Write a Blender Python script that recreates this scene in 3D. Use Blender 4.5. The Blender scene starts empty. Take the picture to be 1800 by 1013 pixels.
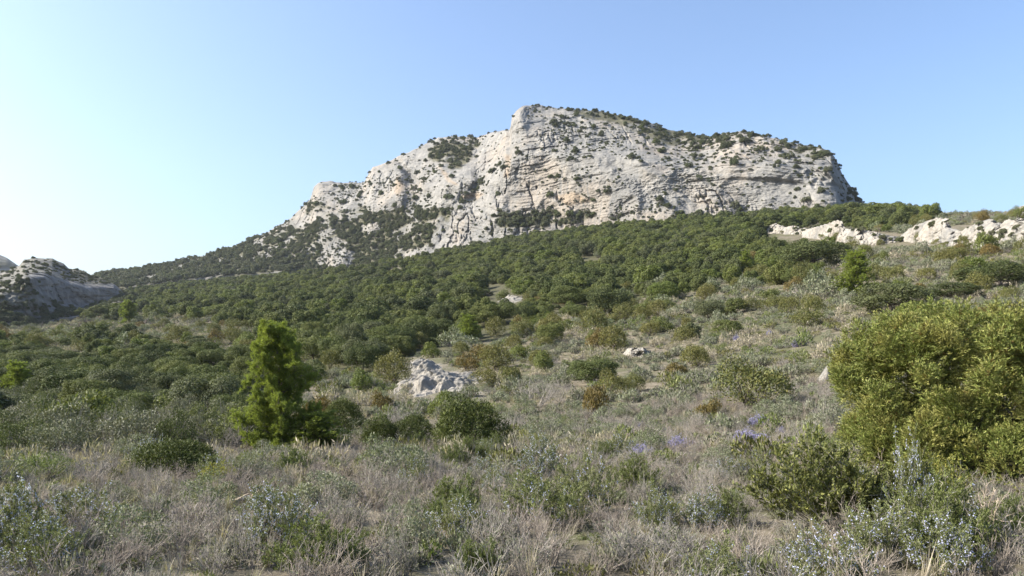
import bpy, math, random
import numpy as np

# ------------------------------------------------------------------ camera, sky, sun, exposure
sc = bpy.context.scene
COL = sc.collection
F, U0, V0 = 1300.0, 900.0, 600.0          # survey of the hillside: bearings (u) and heights (v) as seen from the path
EYE = 1.75
cam_d = bpy.data.cameras.new("camera")
cam = bpy.data.objects.new("camera", cam_d)
COL.objects.link(cam)
cam.location = (0, 0, EYE)
cam.rotation_euler = (math.radians(90), 0, 0)
cam_d.lens = 26.0
cam_d.sensor_width = 36.0
cam_d.shift_y = (V0 - 506.5) / 1800.0
cam_d.clip_start = 0.1
cam_d.clip_end = 20000
sc.camera = cam

SUN_EL, SUN_AZ = math.radians(36), math.radians(-92)   # azimuth from +Y (view direction), negative = left
sun_dir = (math.sin(SUN_AZ) * math.cos(SUN_EL), math.cos(SUN_AZ) * math.cos(SUN_EL), math.sin(SUN_EL))
w = bpy.data.worlds.new("World")
sc.world = w
w.use_nodes = True
nt = w.node_tree
for n in list(nt.nodes):
    nt.nodes.remove(n)
wo = nt.nodes.new("ShaderNodeOutputWorld")
bg = nt.nodes.new("ShaderNodeBackground")
sky = nt.nodes.new("ShaderNodeTexSky")
sky.sky_type = 'NISHITA'
sky.sun_disc = False
sky.sun_elevation = SUN_EL
sky.sun_rotation = SUN_AZ
sky.altitude = 100
sky.air_density = 1.0
sky.dust_density = 3.2
sky.ozone_density = 4.2
bg.inputs["Strength"].default_value = 0.15
tint = nt.nodes.new("ShaderNodeMix")
tint.data_type, tint.blend_type = 'RGBA', 'MULTIPLY'
tint.inputs[0].default_value = 1.0
tint.inputs[7].default_value = (0.975, 0.97, 0.97, 1)      # even colour correction over the whole sky, dims it very slightly
nt.links.new(sky.outputs[0], tint.inputs[6])
nt.links.new(tint.outputs[2], bg.inputs["Color"])
nt.links.new(bg.outputs[0], wo.inputs["Surface"])

sun_l = bpy.data.lights.new("sun", 'SUN')
sun_l.energy = 5.0
sun_l.angle = math.radians(0.5)
sun_l.color = (1.0, 0.95, 0.86)
sun = bpy.data.objects.new("sun", sun_l)
COL.objects.link(sun)
from mathutils import Vector
sun.rotation_euler = Vector(sun_dir).to_track_quat('Z', 'Y').to_euler()

sc.view_settings.view_transform = 'Standard'
sc.view_settings.look = 'None'
sc.view_settings.exposure = 1.0
sc.view_settings.gamma = 1.0
sc.cycles.max_bounces = 6
sc.cycles.diffuse_bounces = 3
sc.cycles.glossy_bounces = 2
sc.cycles.transmission_bounces = 3
sc.cycles.use_adaptive_sampling = True
sc.cycles.use_denoising = True
sc.cycles.adaptive_threshold = 0.004
sc.cycles.volume_bounces = 0
sc.cycles.volume_step_rate = 4

R = np.random.default_rng(7)

# ------------------------------------------------------------------ numpy noise
def _hash(ix, iy, iz, seed):
    h = (ix.astype(np.int64) * 374761393 + iy.astype(np.int64) * 668265263 + iz.astype(np.int64) * 2147483647 + seed * 974711) & 0xFFFFFFFF
    h = ((h ^ (h >> 13)) * 1274126177) & 0xFFFFFFFF
    h = ((h ^ (h >> 16)) * 2246822519) & 0xFFFFFFFF
    h = h ^ (h >> 15)
    return (h & 0xFFFFFF) / float(0xFFFFFF)

def vnoise(x, y, z=0.0, seed=0):
    x, y, z = np.broadcast_arrays(np.asarray(x, float), np.asarray(y, float), np.asarray(z, float))
    ix, iy, iz = np.floor(x), np.floor(y), np.floor(z)
    fx, fy, fz = x - ix, y - iy, z - iz
    fx, fy, fz = [t * t * t * (t * (t * 6 - 15) + 10) for t in (fx, fy, fz)]
    out = 0
    for dx in (0, 1):
        wx = fx if dx else 1 - fx
        for dy in (0, 1):
            wy = fy if dy else 1 - fy
            for dz in (0, 1):
                wz = fz if dz else 1 - fz
                out = out + wx * wy * wz * _hash(ix + dx, iy + dy, iz + dz, seed)
    return out * 2 - 1

def fbm(x, y, z=0.0, octv=4, seed=0, gain=0.5):
    a, s, tot = 1.0, 0.0, 0.0
    x, y, z = np.asarray(x, float), np.asarray(y, float), np.asarray(z, float)
    for k in range(octv):
        s = s + a * vnoise(x * 2 ** k, y * 2 ** k, z * 2 ** k, seed + k * 17)
        tot += a
        a *= gain
    return s / tot

def smooth(a, b, x):
    t = np.clip((x - a) / (b - a), 0, 1)
    return t * t * (3 - 2 * t)

def blur(a, k, axis):
    if k < 1:
        return a
    xs = np.arange(-3 * k, 3 * k + 1)
    g = np.exp(-xs ** 2 / (2.0 * k * k))
    g /= g.sum()
    pad = [(0, 0)] * a.ndim
    pad[axis] = (3 * k, 3 * k)
    p = np.pad(a, pad, mode='edge')
    out = np.zeros_like(a)
    n = a.shape[axis]
    for i, wgt in enumerate(g):
        out += wgt * np.take(p, range(i, i + n), axis=axis)
    return out

def inside(poly, u, v):
    u, v = np.asarray(u, float), np.asarray(v, float)
    res = np.zeros(np.broadcast(u, v).shape, bool)
    n = len(poly)
    for i in range(n):
        x1, y1 = poly[i]
        x2, y2 = poly[(i + 1) % n]
        if y1 == y2:
            continue
        c = ((y1 > v) != (y2 > v)) & (u < (x2 - x1) * (v - y1) / (y2 - y1) + x1)
        res ^= c
    return res

# ------------------------------------------------------------------ mesh and object helpers
def mesh_from(name, V, Fq=None, Ft=None, mat=None, smooth_sh=False, mats=None, midx=None):
    me = bpy.data.meshes.new(name)
    V = np.asarray(V, np.float32).reshape(-1, 3)
    q = np.zeros((0, 4), np.int32) if Fq is None else np.asarray(Fq, np.int32).reshape(-1, 4)
    t = np.zeros((0, 3), np.int32) if Ft is None else np.asarray(Ft, np.int32).reshape(-1, 3)
    me.vertices.add(len(V))
    me.vertices.foreach_set("co", V.ravel())
    loops = np.concatenate([q.ravel(), t.ravel()])
    me.loops.add(len(loops))
    me.loops.foreach_set("vertex_index", loops)
    starts = np.concatenate([np.arange(len(q)) * 4, len(q) * 4 + np.arange(len(t)) * 3])
    me.polygons.add(len(q) + len(t))
    me.polygons.foreach_set("loop_start", starts.astype(np.int32))
    if smooth_sh:
        me.polygons.foreach_set("use_smooth", np.ones(len(q) + len(t), bool))
    for m in (mats or ([mat] if mat else [])):
        me.materials.append(m)
    if midx is not None:
        me.polygons.foreach_set("material_index", np.asarray(midx, np.int32))
    me.update(calc_edges=True)
    return me

def link(name, data, loc=(0, 0, 0), parent=None):
    o = bpy.data.objects.new(name, data)
    COL.objects.link(o)
    o.location = loc
    if parent:
        o.parent = parent
    return o

def tag(o, label=None, cat=None, group=None, kind=None):
    if label:
        o["label"] = label
    if cat:
        o["category"] = cat
    if group:
        o["group"] = group
    if kind:
        o["kind"] = kind
    return o

def grid_faces(nr, nc):
    i = np.arange(nr - 1)[:, None] * nc + np.arange(nc - 1)[None, :]
    return np.stack([i, i + 1, i + nc + 1, i + nc], -1).reshape(-1, 4)

def set_attr(me, name, arr):
    a = me.attributes.new(name, 'FLOAT', 'POINT')
    a.data.foreach_set("value", np.asarray(arr, np.float32).ravel())

# ------------------------------------------------------------------ material helpers
class NT:
    def __init__(s, name):
        s.m = bpy.data.materials.new(name)
        s.m.use_nodes = True
        s.t = s.m.node_tree
        for n in list(s.t.nodes):
            s.t.nodes.remove(n)
        s.out = s.n("ShaderNodeOutputMaterial")
    def n(s, typ, **kw):
        x = s.t.nodes.new(typ)
        for k, v in kw.items():
            setattr(x, k, v)
        return x
    def l(s, a, b):
        s.t.links.new(a, b)
    def val(s, sock, v):
        if hasattr(v, "is_linked") or isinstance(v, bpy.types.NodeSocket):
            s.l(v, sock)
        else:
            sock.default_value = v
    def ramp(s, fac, stops):
        r = s.n("ShaderNodeValToRGB")
        e = r.color_ramp.elements
        while len(e) > 1:
            e.remove(e[-1])
        e[0].position = stops[0][0]
        e[0].color = (*stops[0][1], 1)
        for p, c in stops[1:]:
            k = e.new(p)
            k.color = (*c, 1)
        s.l(fac, r.inputs[0])
        return r.outputs[0]
    def mix(s, fac, a, b, mode='MIX'):
        x = s.n("ShaderNodeMix", data_type='RGBA', blend_type=mode)
        s.val(x.inputs[0], fac)
        s.val(x.inputs[6], a if not isinstance(a, tuple) else (*a, 1) if len(a) == 3 else a)
        s.val(x.inputs[7], b if not isinstance(b, tuple) else (*b, 1) if len(b) == 3 else b)
        return x.outputs[2]
    def math(s, op, a, b=0.0, c=0.0, clamp=False):
        x = s.n("ShaderNodeMath", operation=op, use_clamp=clamp)
        s.val(x.inputs[0], a)
        s.val(x.inputs[1], b)
        s.val(x.inputs[2], c)
        return x.outputs[0]
    def noise(s, vec, scale, detail=4, rough=0.55, dist=0.0):
        x = s.n("ShaderNodeTexNoise")
        x.inputs["Scale"].default_value = scale
        x.inputs["Detail"].default_value = detail
        x.inputs["Roughness"].default_value = rough
        x.inputs["Distortion"].default_value = dist
        if vec is not None:
            s.l(vec, x.inputs["Vector"])
        return x.outputs["Fac"]
    def mapping(s, vec, scale):
        x = s.n("ShaderNodeMapping")
        x.inputs["Scale"].default_value = scale
        s.l(vec, x.inputs["Vector"])
        return x.outputs[0]
    def attr(s, name):
        x = s.n("ShaderNodeAttribute", attribute_name=name)
        return x.outputs["Fac"]
    def pos(s):
        return s.n("ShaderNodeNewGeometry").outputs["Position"]

def rng_map(N, x, a, b):
    m = N.n("ShaderNodeMapRange")
    m.interpolation_type = 'SMOOTHSTEP'
    N.l(x, m.inputs[0])
    m.inputs[1].default_value = a
    m.inputs[2].default_value = b
    return m.outputs[0]

def leaf_mat(name, plant_cols, tint, leaf_var=0.5, transl=0.25, rough=0.55, spec=0.25, patch=None):
    """foliage: one hue per plant (object random), spread by a second colour and value per leaf"""
    N = NT(name)
    oi = N.n("ShaderNodeObjectInfo")
    st = [(i / max(1, len(plant_cols) - 1), c) for i, c in enumerate(plant_cols)]
    base = N.ramp(oi.outputs["Random"], st)
    if patch:
        tc = N.n("ShaderNodeTexCoord").outputs["Object"]
        base = N.mix(rng_map(N, N.noise(tc, 2.6, 4, 0.6), 0.46, 0.62), base, patch)
    g = N.n("ShaderNodeNewGeometry")
    ri = g.outputs["Random Per Island"]
    r2 = N.math('FRACT', N.math('MULTIPLY', ri, 37.73))
    c1 = N.mix(N.math('MULTIPLY', rng_map(N, r2, 0.45, 1.0), 0.75), base, tint)
    hv = N.n("ShaderNodeHueSaturation")
    N.l(c1, hv.inputs["Color"])
    N.l(N.math('ADD', N.math('MULTIPLY', ri, 2 * leaf_var), 1 - leaf_var), hv.inputs["Value"])
    p = N.n("ShaderNodeBsdfPrincipled")
    N.l(hv.outputs[0], p.inputs["Base Color"])
    p.inputs["Roughness"].default_value = rough
    p.inputs["Specular IOR Level"].default_value = spec
    if transl > 0:
        t = N.n("ShaderNodeBsdfTranslucent")
        N.l(N.mix(0.6, hv.outputs[0], N.mix(1.0, hv.outputs[0], (1.5, 1.6, 0.6), 'MULTIPLY')), t.inputs["Color"])
        mx = N.n("ShaderNodeMixShader")
        mx.inputs[0].default_value = transl
        N.l(p.outputs[0], mx.inputs[1])
        N.l(t.outputs[0], mx.inputs[2])
        N.l(mx.outputs[0], N.out.inputs[0])
    else:
        N.l(p.outputs[0], N.out.inputs[0])
    return N.m

def bark_mat(name, a, b, scale=8.0):
    N = NT(name)
    tc = N.n("ShaderNodeTexCoord").outputs["Object"]
    n = N.noise(N.mapping(tc, (1, 1, 0.25)), scale, 5, 0.65)
    c = N.ramp(n, [(0.3, a), (0.7, b)])
    ri = N.n("ShaderNodeNewGeometry").outputs["Random Per Island"]
    hv = N.n("ShaderNodeHueSaturation")
    N.l(c, hv.inputs["Color"])
    N.l(N.math('ADD', N.math('MULTIPLY', ri, 0.6), 0.7), hv.inputs["Value"])
    p = N.n("ShaderNodeBsdfPrincipled")
    N.l(hv.outputs[0], p.inputs["Base Color"])
    p.inputs["Roughness"].default_value = 0.85
    p.inputs["Specular IOR Level"].default_value = 0.2
    bp = N.n("ShaderNodeBump")
    bp.inputs["Strength"].default_value = 0.6
    bp.inputs["Distance"].default_value = 0.02
    N.l(n, bp.inputs["Height"])
    N.l(bp.outputs[0], p.inputs["Normal"])
    N.l(p.outputs[0], N.out.inputs[0])
    return N.m
# ------------------------------------------------------------------ the lie of the land
UK = [-1500, -300, 0, 200, 400, 600, 800, 1000, 1200, 1400, 1600, 1800, 2100, 3300]
TAB = {  # distance : height reading at each bearing
    1.2:  [2496] * 14,
    3.0:  [1358] * 14,
    5.5:  [1013] * 14,
    10:   [888, 888, 886, 884, 882, 880, 880, 878, 876, 872, 868, 864, 860, 850],
    18:   [815, 812, 810, 811, 812, 810, 805, 796, 782, 764, 748, 735, 722, 700],
    28:   [775, 772, 770, 778, 784, 778, 770, 748, 718, 687, 655, 630, 612, 580],
    45:   [720, 718, 715, 716, 715, 706, 688, 668, 642, 612, 570, 540, 515, 470],
    70:   [670, 667, 664, 662, 660, 650, 632, 610, 584, 552, 508, 478, 455, 420],
    110:  [632, 628, 622, 616, 610, 600, 582, 555, 525, 492, 452, 424, 400, 370],
    170:  [608, 604, 594, 585, 576, 562, 540, 507, 476, 442, 404, 380, 362, 340],
    260:  [600, 595, 578, 562, 545, 522, 492, 452, 422, 392, 374, 374, 378, 390],
    330:  [598, 592, 570, 547, 525, 500, 464, 422, 396, 367, 379, 398, 420, 440],
    400:  [596, 588, 562, 530, 508, 490, 446, 406, 389, 364, 394, 422, 450, 470],
    520:  [594, 582, 555, 515, 493, 480, 440, 402, 388, 364, 420, 450, 480, 500],
    700:  [590, 578, 552, 512, 490, 480, 440, 404, 390, 380, 450, 480, 500, 520],
    1100: [592, 585, 565, 540, 520, 510, 480, 450, 440, 430, 490, 515, 530, 545],
    2500: [600] * 14,
}
_lnY = np.linspace(math.log(1.2), math.log(2500), 420)
_ug = np.arange(-1500, 3301, 20.0)
_Yk = np.array(sorted(TAB))
_zk = np.array([np.interp(_ug, UK, TAB[y]) for y in _Yk])           # readings
_sl = (V0 - _zk) / F                                                  # slope z/Y
_zz = EYE + _sl * _Yk[:, None]
_Z = np.empty((len(_lnY), len(_ug)))
for j in range(len(_ug)):
    _Z[:, j] = np.interp(np.exp(_lnY), _Yk, _zz[:, j])
_S = (_Z - EYE) / np.exp(_lnY)[:, None]
_S = blur(blur(_S, 6, 1), 7, 0)
_Z = EYE + _S * np.exp(_lnY)[:, None]

def gz0(X, Y):
    X, Y = np.asarray(X, float), np.asarray(Y, float)
    Yc = np.clip(Y, 1.2, 2499)
    u = np.clip(U0 + F * X / Yc, -1500, 3299)
    fi = (np.log(Yc) - _lnY[0]) / (_lnY[1] - _lnY[0])
    fj = (u + 1500) / 20.0
    i = np.clip(fi.astype(int), 0, len(_lnY) - 2)
    j = np.clip(fj.astype(int), 0, len(_ug) - 2)
    a, b = fi - i, fj - j
    return (_Z[i, j] * (1 - a) * (1 - b) + _Z[i + 1, j] * a * (1 - b) + _Z[i, j + 1] * (1 - a) * b + _Z[i + 1, j + 1] * a * b)

def gz(X, Y):
    X, Y = np.asarray(X, float), np.asarray(Y, float)
    z = gz0(X, Y)
    far = smooth(12, 60, Y)
    z = z + (0.05 + 0.25 * far) * fbm(X * 0.28, Y * 0.28, 0, 3, 11) + 0.035 * fbm(X * 1.7, Y * 1.7, 0, 3, 12)
    z = z + 1.1 * smooth(60, 200, Y) * fbm(X * 0.035, Y * 0.035, 0, 3, 13)
    return z

def uv_of(X, Y, Z):
    return U0 + F * X / Y, V0 - F * (Z - EYE) / Y

_ys = np.exp(np.linspace(math.log(2.5), math.log(900), 1600))
def ground_at(u, v):
    """point of the ground seen at bearing u, reading v (first hit going away)"""
    X = (u - U0) / F * _ys
    z = gz(X, _ys)
    vv = V0 - F * (z - EYE) / _ys
    k = np.argmax(vv <= v)
    if vv[k] > v:
        k = int(np.argmin(vv))
    return float(X[k]), float(_ys[k]), float(z[k])

# ---- ground materials
def ground_mat():
    N = NT("dry_ground")
    P = N.pos()
    n1 = N.noise(P, 0.35, 6, 0.6)
    n2 = N.noise(P, 2.3, 6, 0.65)
    n3 = N.noise(P, 14.0, 4, 0.7)
    n4 = N.noise(P, 0.06, 4, 0.55)
    c = N.ramp(n2, [(0.25, (0.10, 0.085, 0.06)), (0.5, (0.155, 0.132, 0.095)), (0.64, (0.21, 0.18, 0.132)), (0.82, (0.29, 0.26, 0.21))])
    g = N.ramp(n3, [(0.3, (0.062, 0.068, 0.032)), (0.7, (0.125, 0.118, 0.065))])
    c = N.mix(rng_map(N, n1, 0.42, 0.62), c, g)
    c = N.mix(N.math('MULTIPLY', rng_map(N, n4, 0.5, 0.7), 0.5), c, (0.10, 0.096, 0.062))
    st = rng_map(N, N.noise(P, 5.5, 3, 0.5), 0.66, 0.72)
    c = N.mix(N.math('MULTIPLY', st, N.math('ADD', 0.15, N.math('MULTIPLY', N.attr("stony"), 0.8)), 0, True), c, (0.32, 0.295, 0.25))
    st2 = rng_map(N, N.noise(P, 5.0, 6, 0.75), 0.50, 0.58)
    c = N.mix(N.math('MULTIPLY', N.math('MULTIPLY', st2, N.attr("stony")), 0.5), c, N.ramp(n3, [(0.3, (0.17, 0.155, 0.125)), (0.7, (0.36, 0.33, 0.28))]))
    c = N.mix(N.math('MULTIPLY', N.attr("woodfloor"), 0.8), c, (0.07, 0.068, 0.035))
    p = N.n("ShaderNodeBsdfPrincipled")
    N.l(c, p.inputs["Base Color"])
    p.inputs["Roughness"].default_value = 0.95
    p.inputs["Specular IOR Level"].default_value = 0.1
    b = N.n("ShaderNodeBump")
    b.inputs["Strength"].default_value = 0.9
    b.inputs["Distance"].default_value = 0.06
    N.l(N.math('ADD', n2, N.math('MULTIPLY', n3, 0.4)), b.inputs["Height"])
    N.l(b.outputs[0], p.inputs["Normal"])
    N.l(p.outputs[0], N.out.inputs[0])
    return N.m

def rock_mat(name, scale=1.0, base=((0.15, 0.144, 0.131), (0.228, 0.218, 0.197), (0.295, 0.28, 0.252)), soil=True, warm=0.5):
    N = NT(name)
    P = N.pos()
    big = N.noise(P, 0.022 * scale, 5, 0.6)
    med = N.noise(N.mapping(P, (1, 1, 1.6)), 0.16 * scale, 6, 0.65)
    fine = N.noise(P, 0.9 * scale, 6, 0.7)
    drip = N.noise(N.mapping(P, (1, 1, 0.12)), 0.30 * scale, 5, 0.6, 0.4)
    c = N.ramp(med, [(0.28, base[0]), (0.48, base[1]), (0.7, base[2])])
    c = N.mix(N.math('MULTIPLY', rng_map(N, big, 0.47, 0.66), warm), c, (0.33, 0.27, 0.205))
    gr = N.noise(N.mapping(P, (1, 1, 0.6)), 0.045 * scale, 5, 0.62)
    c = N.mix(N.math('MULTIPLY', rng_map(N, gr, 0.48, 0.64), 0.75), c, N.ramp(fine, [(0.3, (0.115, 0.115, 0.108)), (0.65, (0.205, 0.20, 0.188))]))
    c = N.mix(N.math('MULTIPLY', rng_map(N, drip, 0.51, 0.66), 0.7), c, (0.155, 0.155, 0.15))
    c = N.mix(N.math('MULTIPLY', rng_map(N, fine, 0.54, 0.7), 0.7), c, (0.115, 0.115, 0.10))
    if soil:
        c = N.mix(N.attr("stain"), c, N.ramp(fine, [(0.3, (0.28, 0.18, 0.09)), (0.7, (0.38, 0.285, 0.18))]))
        s = N.ramp(fine, [(0.3, (0.055, 0.056, 0.03)), (0.5, (0.10, 0.094, 0.058)), (0.7, (0.20, 0.185, 0.145))])
        c = N.mix(N.attr("soil"), c, s)
    p = N.n("ShaderNodeBsdfPrincipled")
    N.l(c, p.inputs["Base Color"])
    p.inputs["Roughness"].default_value = 0.92
    p.inputs["Specular IOR Level"].default_value = 0.12
    b = N.n("ShaderNodeBump")
    b.inputs["Strength"].default_value = 1.0
    b.inputs["Distance"].default_value = 1.2 / scale
    N.l(N.math('ADD', N.math('MULTIPLY', med, 0.9), N.math('MULTIPLY', fine, 0.45)), b.inputs["Height"])
    N.l(b.outputs[0], p.inputs["Normal"])
    N.l(p.outputs[0], N.out.inputs[0])
    return N.m

M_ground = ground_mat()
M_rock = rock_mat("mountain_limestone")
M_rock_blue = rock_mat("far_hill_limestone", 1.0, ((0.075, 0.074, 0.073), (0.19, 0.183, 0.17), (0.33, 0.315, 0.29)), True, 0.2)
M_pale = rock_mat("pale_limestone", 4.0, ((0.19, 0.173, 0.145), (0.285, 0.262, 0.223), (0.345, 0.318, 0.274)), False, 0.35)

# ---- where woodland grows (survey readings at the foot of the trees)
WOOD = [(330, 520), (430, 495), (560, 494), (690, 480), (765, 458), (900, 422), (1000, 402), (1100, 390), (1250, 388), (1350, 374),
        (1500, 355), (1600, 374), (1640, 380), (1580, 402), (1470, 396), (1340, 398), (1360, 420), (1460, 440), (1470, 460), (1400, 478),
        (1300, 482), (1210, 512), (1110, 528), (1010, 548), (930, 560), (900, 585), (800, 612), (730, 625), (700, 650), (640, 662), (560, 655),
        (520, 628), (450, 588), (400, 568), (350, 548)]
HOLLOW = [(-200, 630), (100, 620), (200, 612), (330, 618), (420, 625), (440, 700), (430, 745), (360, 742), (330, 748), (200, 750), (100, 760), (-200, 770)]
LEFTW = [(120, 520), (215, 492), (300, 476), (360, 474), (430, 478), (470, 500), (420, 560), (350, 560), (240, 560), (150, 560)]
STONYP = [(700, 640), (735, 622), (800, 640), (870, 672), (860, 705), (760, 720), (690, 700)]
STONY2 = [(845, 498), (900, 500), (925, 530), (870, 528)]
STONY3 = [(90, 868), (200, 872), (330, 905), (500, 905), (520, 930), (200, 960), (60, 905)]
def jit(u, v, X, Y):
    return u + 14 * fbm(X * 0.11, Y * 0.11, 0, 3, 31), v + 7 * fbm(X * 0.11, Y * 0.11, 4, 3, 32)

def build_ground():
    Yr = np.concatenate([np.exp(np.linspace(math.log(1.25), math.log(900), 640)), [1050, 1250]])
    uc = np.concatenate([np.arange(-1100, -420, 40), np.arange(-420, 2220, 4.5), np.arange(2220, 2900, 40)])
    YY, UU = np.meshgrid(Yr, uc, indexing='ij')
    XX = (UU - U0) / F * YY
    ZZ = gz(XX, YY)
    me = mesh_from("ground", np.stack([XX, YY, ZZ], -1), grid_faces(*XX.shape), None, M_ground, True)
    u, v = uv_of(XX, YY, ZZ)
    ju, jv = jit(u, v, XX, YY)
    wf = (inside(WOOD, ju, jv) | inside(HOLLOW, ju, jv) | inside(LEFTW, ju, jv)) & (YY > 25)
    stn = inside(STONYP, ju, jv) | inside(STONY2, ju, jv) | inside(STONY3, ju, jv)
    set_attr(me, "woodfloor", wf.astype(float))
    set_attr(me, "stony", blur(blur(stn.astype(float), 2, 0), 2, 1))
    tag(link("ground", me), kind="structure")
build_ground()

# ------------------------------------------------------------------ rock faces: sheets swept through surveyed lines
def sheet(rows, us, counts, relief):
    """rows: (knots u, knots v, knots distance) from foot to crest; relief(u, v, Y, row 0..1) -> change of distance"""
    vs = [np.interp(us, r[0], r[1]) for r in rows]
    Ys = [np.interp(us, r[0], r[2]) for r in rows]
    V, Y, T = [], [], []
    for k in range(len(rows) - 1):
        for i in range(counts[k] + (1 if k == len(rows) - 2 else 0)):
            t = i / counts[k]
            V.append(vs[k] * (1 - t) + vs[k + 1] * t)
            Y.append(Ys[k] * (1 - t) + Ys[k + 1] * t)
            T.append(np.full(len(us), (k + t) / (len(rows) - 1)))
    V, Y, T = np.array(V), np.array(Y), np.array(T)
    U = np.broadcast_to(us, V.shape)
    Y = blur(Y, 5, 0)
    Y = Y + relief(U, V, Y, T)
    X = (U - U0) / F * Y
    Z = EYE + (V0 - V) / F * Y
    return U, V, X, Y, Z, T

def ledge(b, th, seed):
    """profile of bedded rock: each bed stands out, with a notch at its foot"""
    w = b / th
    k = np.floor(w)
    f = w - k
    out = _hash(k, k * 0, k * 0, seed)
    return (0.35 + 0.65 * out) * (smooth(0.0, 0.22, f) - 0.35 * smooth(0.3, 1.0, f))

def sky_line(pts, us, amp, seed):
    base = np.interp(us, [p[0] for p in pts], [p[1] for p in pts])
    return base + amp * fbm(us * 0.03, us * 0, 0, 5, seed, 0.65)

SKY = [(60, 512), (120, 500), (180, 482), (200, 479), (230, 475), (300, 463), (360, 450), (420, 430), (470, 408), (510, 385), (535, 360), (545, 350), (552, 328),
       (560, 321), (580, 318), (610, 322), (640, 320), (648, 305), (655, 293), (690, 281), (735, 259), (770, 241), (800, 239), (838, 242), (850, 238), (870, 233),
       (897, 226), (900, 203), (908, 193), (918, 186), (935, 184), (950, 185), (1000, 193), (1060, 197), (1100, 205), (1180, 229), (1230, 241), (1255, 239),
       (1280, 233), (1300, 232), (1340, 239), (1400, 253), (1440, 259), (1462, 268), (1472, 285), (1480, 305), (1490, 320), (1500, 335), (1508, 347), (1518, 356)]
FOOT = [(60, 535), (120, 525), (200, 508), (300, 495), (400, 484), (500, 478), (560, 492), (630, 480), (700, 460), (760, 447), (830, 430), (900, 412), (1000, 400),
        (1100, 388), (1200, 388), (1260, 382), (1320, 370), (1400, 360), (1470, 355), (1518, 358)]
YF = [(60, 500), (120, 520), (400, 540), (600, 530), (700, 495), (800, 452), (900, 424), (1000, 402), (1200, 366), (1400, 337), (1470, 328), (1484, 332), (1500, 375), (1518, 430)]
YS = [(60, 640), (120, 660), (400, 690), (540, 650), (650, 610), (740, 600), (840, 590), (890, 505), (1000, 480), (1200, 452), (1300, 412), (1400, 392), (1460, 372), (1484, 378), (1500, 410), (1518, 450)]

VEG = [  # patches of soil and scrub on the mountain
    [(742, 262), (775, 252), (842, 246), (834, 262), (812, 298), (795, 297), (772, 285), (745, 274)],
    [(545, 352), (590, 365), (650, 370), (700, 365), (720, 390), (740, 400), (770, 385), (765, 420), (700, 455), (640, 480), (560, 490), (470, 490), (380, 490), (300, 500), (150, 530), (150, 500), (300, 470), (420, 450), (500, 420), (520, 395)],
    [(1010, 195), (1060, 194), (1130, 208), (1200, 232), (1240, 240), (1235, 252), (1180, 252), (1120, 238), (1080, 218), (1030, 206)],
    [(1390, 250), (1440, 258), (1462, 272), (1440, 285), (1400, 270)],
    [(720, 360), (800, 372), (790, 392), (735, 395)],
    [(865, 382), (960, 372), (1040, 372), (1050, 385), (960, 395), (880, 402)],
]
BARE = [  # rock standing out of the scrub
    [(570, 432), (610, 428), (628, 445), (630, 470), (600, 476), (566, 468)],
    [(628, 395), (660, 385), (672, 400), (640, 412)],
    [(775, 395), (830, 385), (880, 385), (860, 410), (800, 425), (772, 430)],
    [(548, 330), (560, 318), (610, 322), (612, 345), (590, 362), (555, 352)],
    [(470, 405), (520, 385), (545, 370), (560, 385), (520, 405), (470, 420)],
]

def bed_coord(U, X, Z):
    k = np.interp(U, [100, 520, 560, 640, 690, 740, 830, 880, 930, 1100, 1250, 1520], [0.15, 0.15, 0.35, 0.3, -0.2, 0.75, 0.9, 0.3, -0.05, -0.1, 0.10, 0.16])
    us = np.linspace(60, 1530, 600)
    ks = np.interp(us, [100, 520, 560, 640, 690, 740, 830, 880, 930, 1100, 1250, 1520], [0.15, 0.15, 0.35, 0.3, -0.2, 0.75, 0.9, 0.3, -0.05, -0.1, 0.10, 0.16])
    cum = np.cumsum(ks) * (us[1] - us[0]) * 0.34
    return Z + np.interp(U, us, cum) + 4.0 * fbm(X * 0.018, Z * 0.018, 3, 3, 21)

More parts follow.
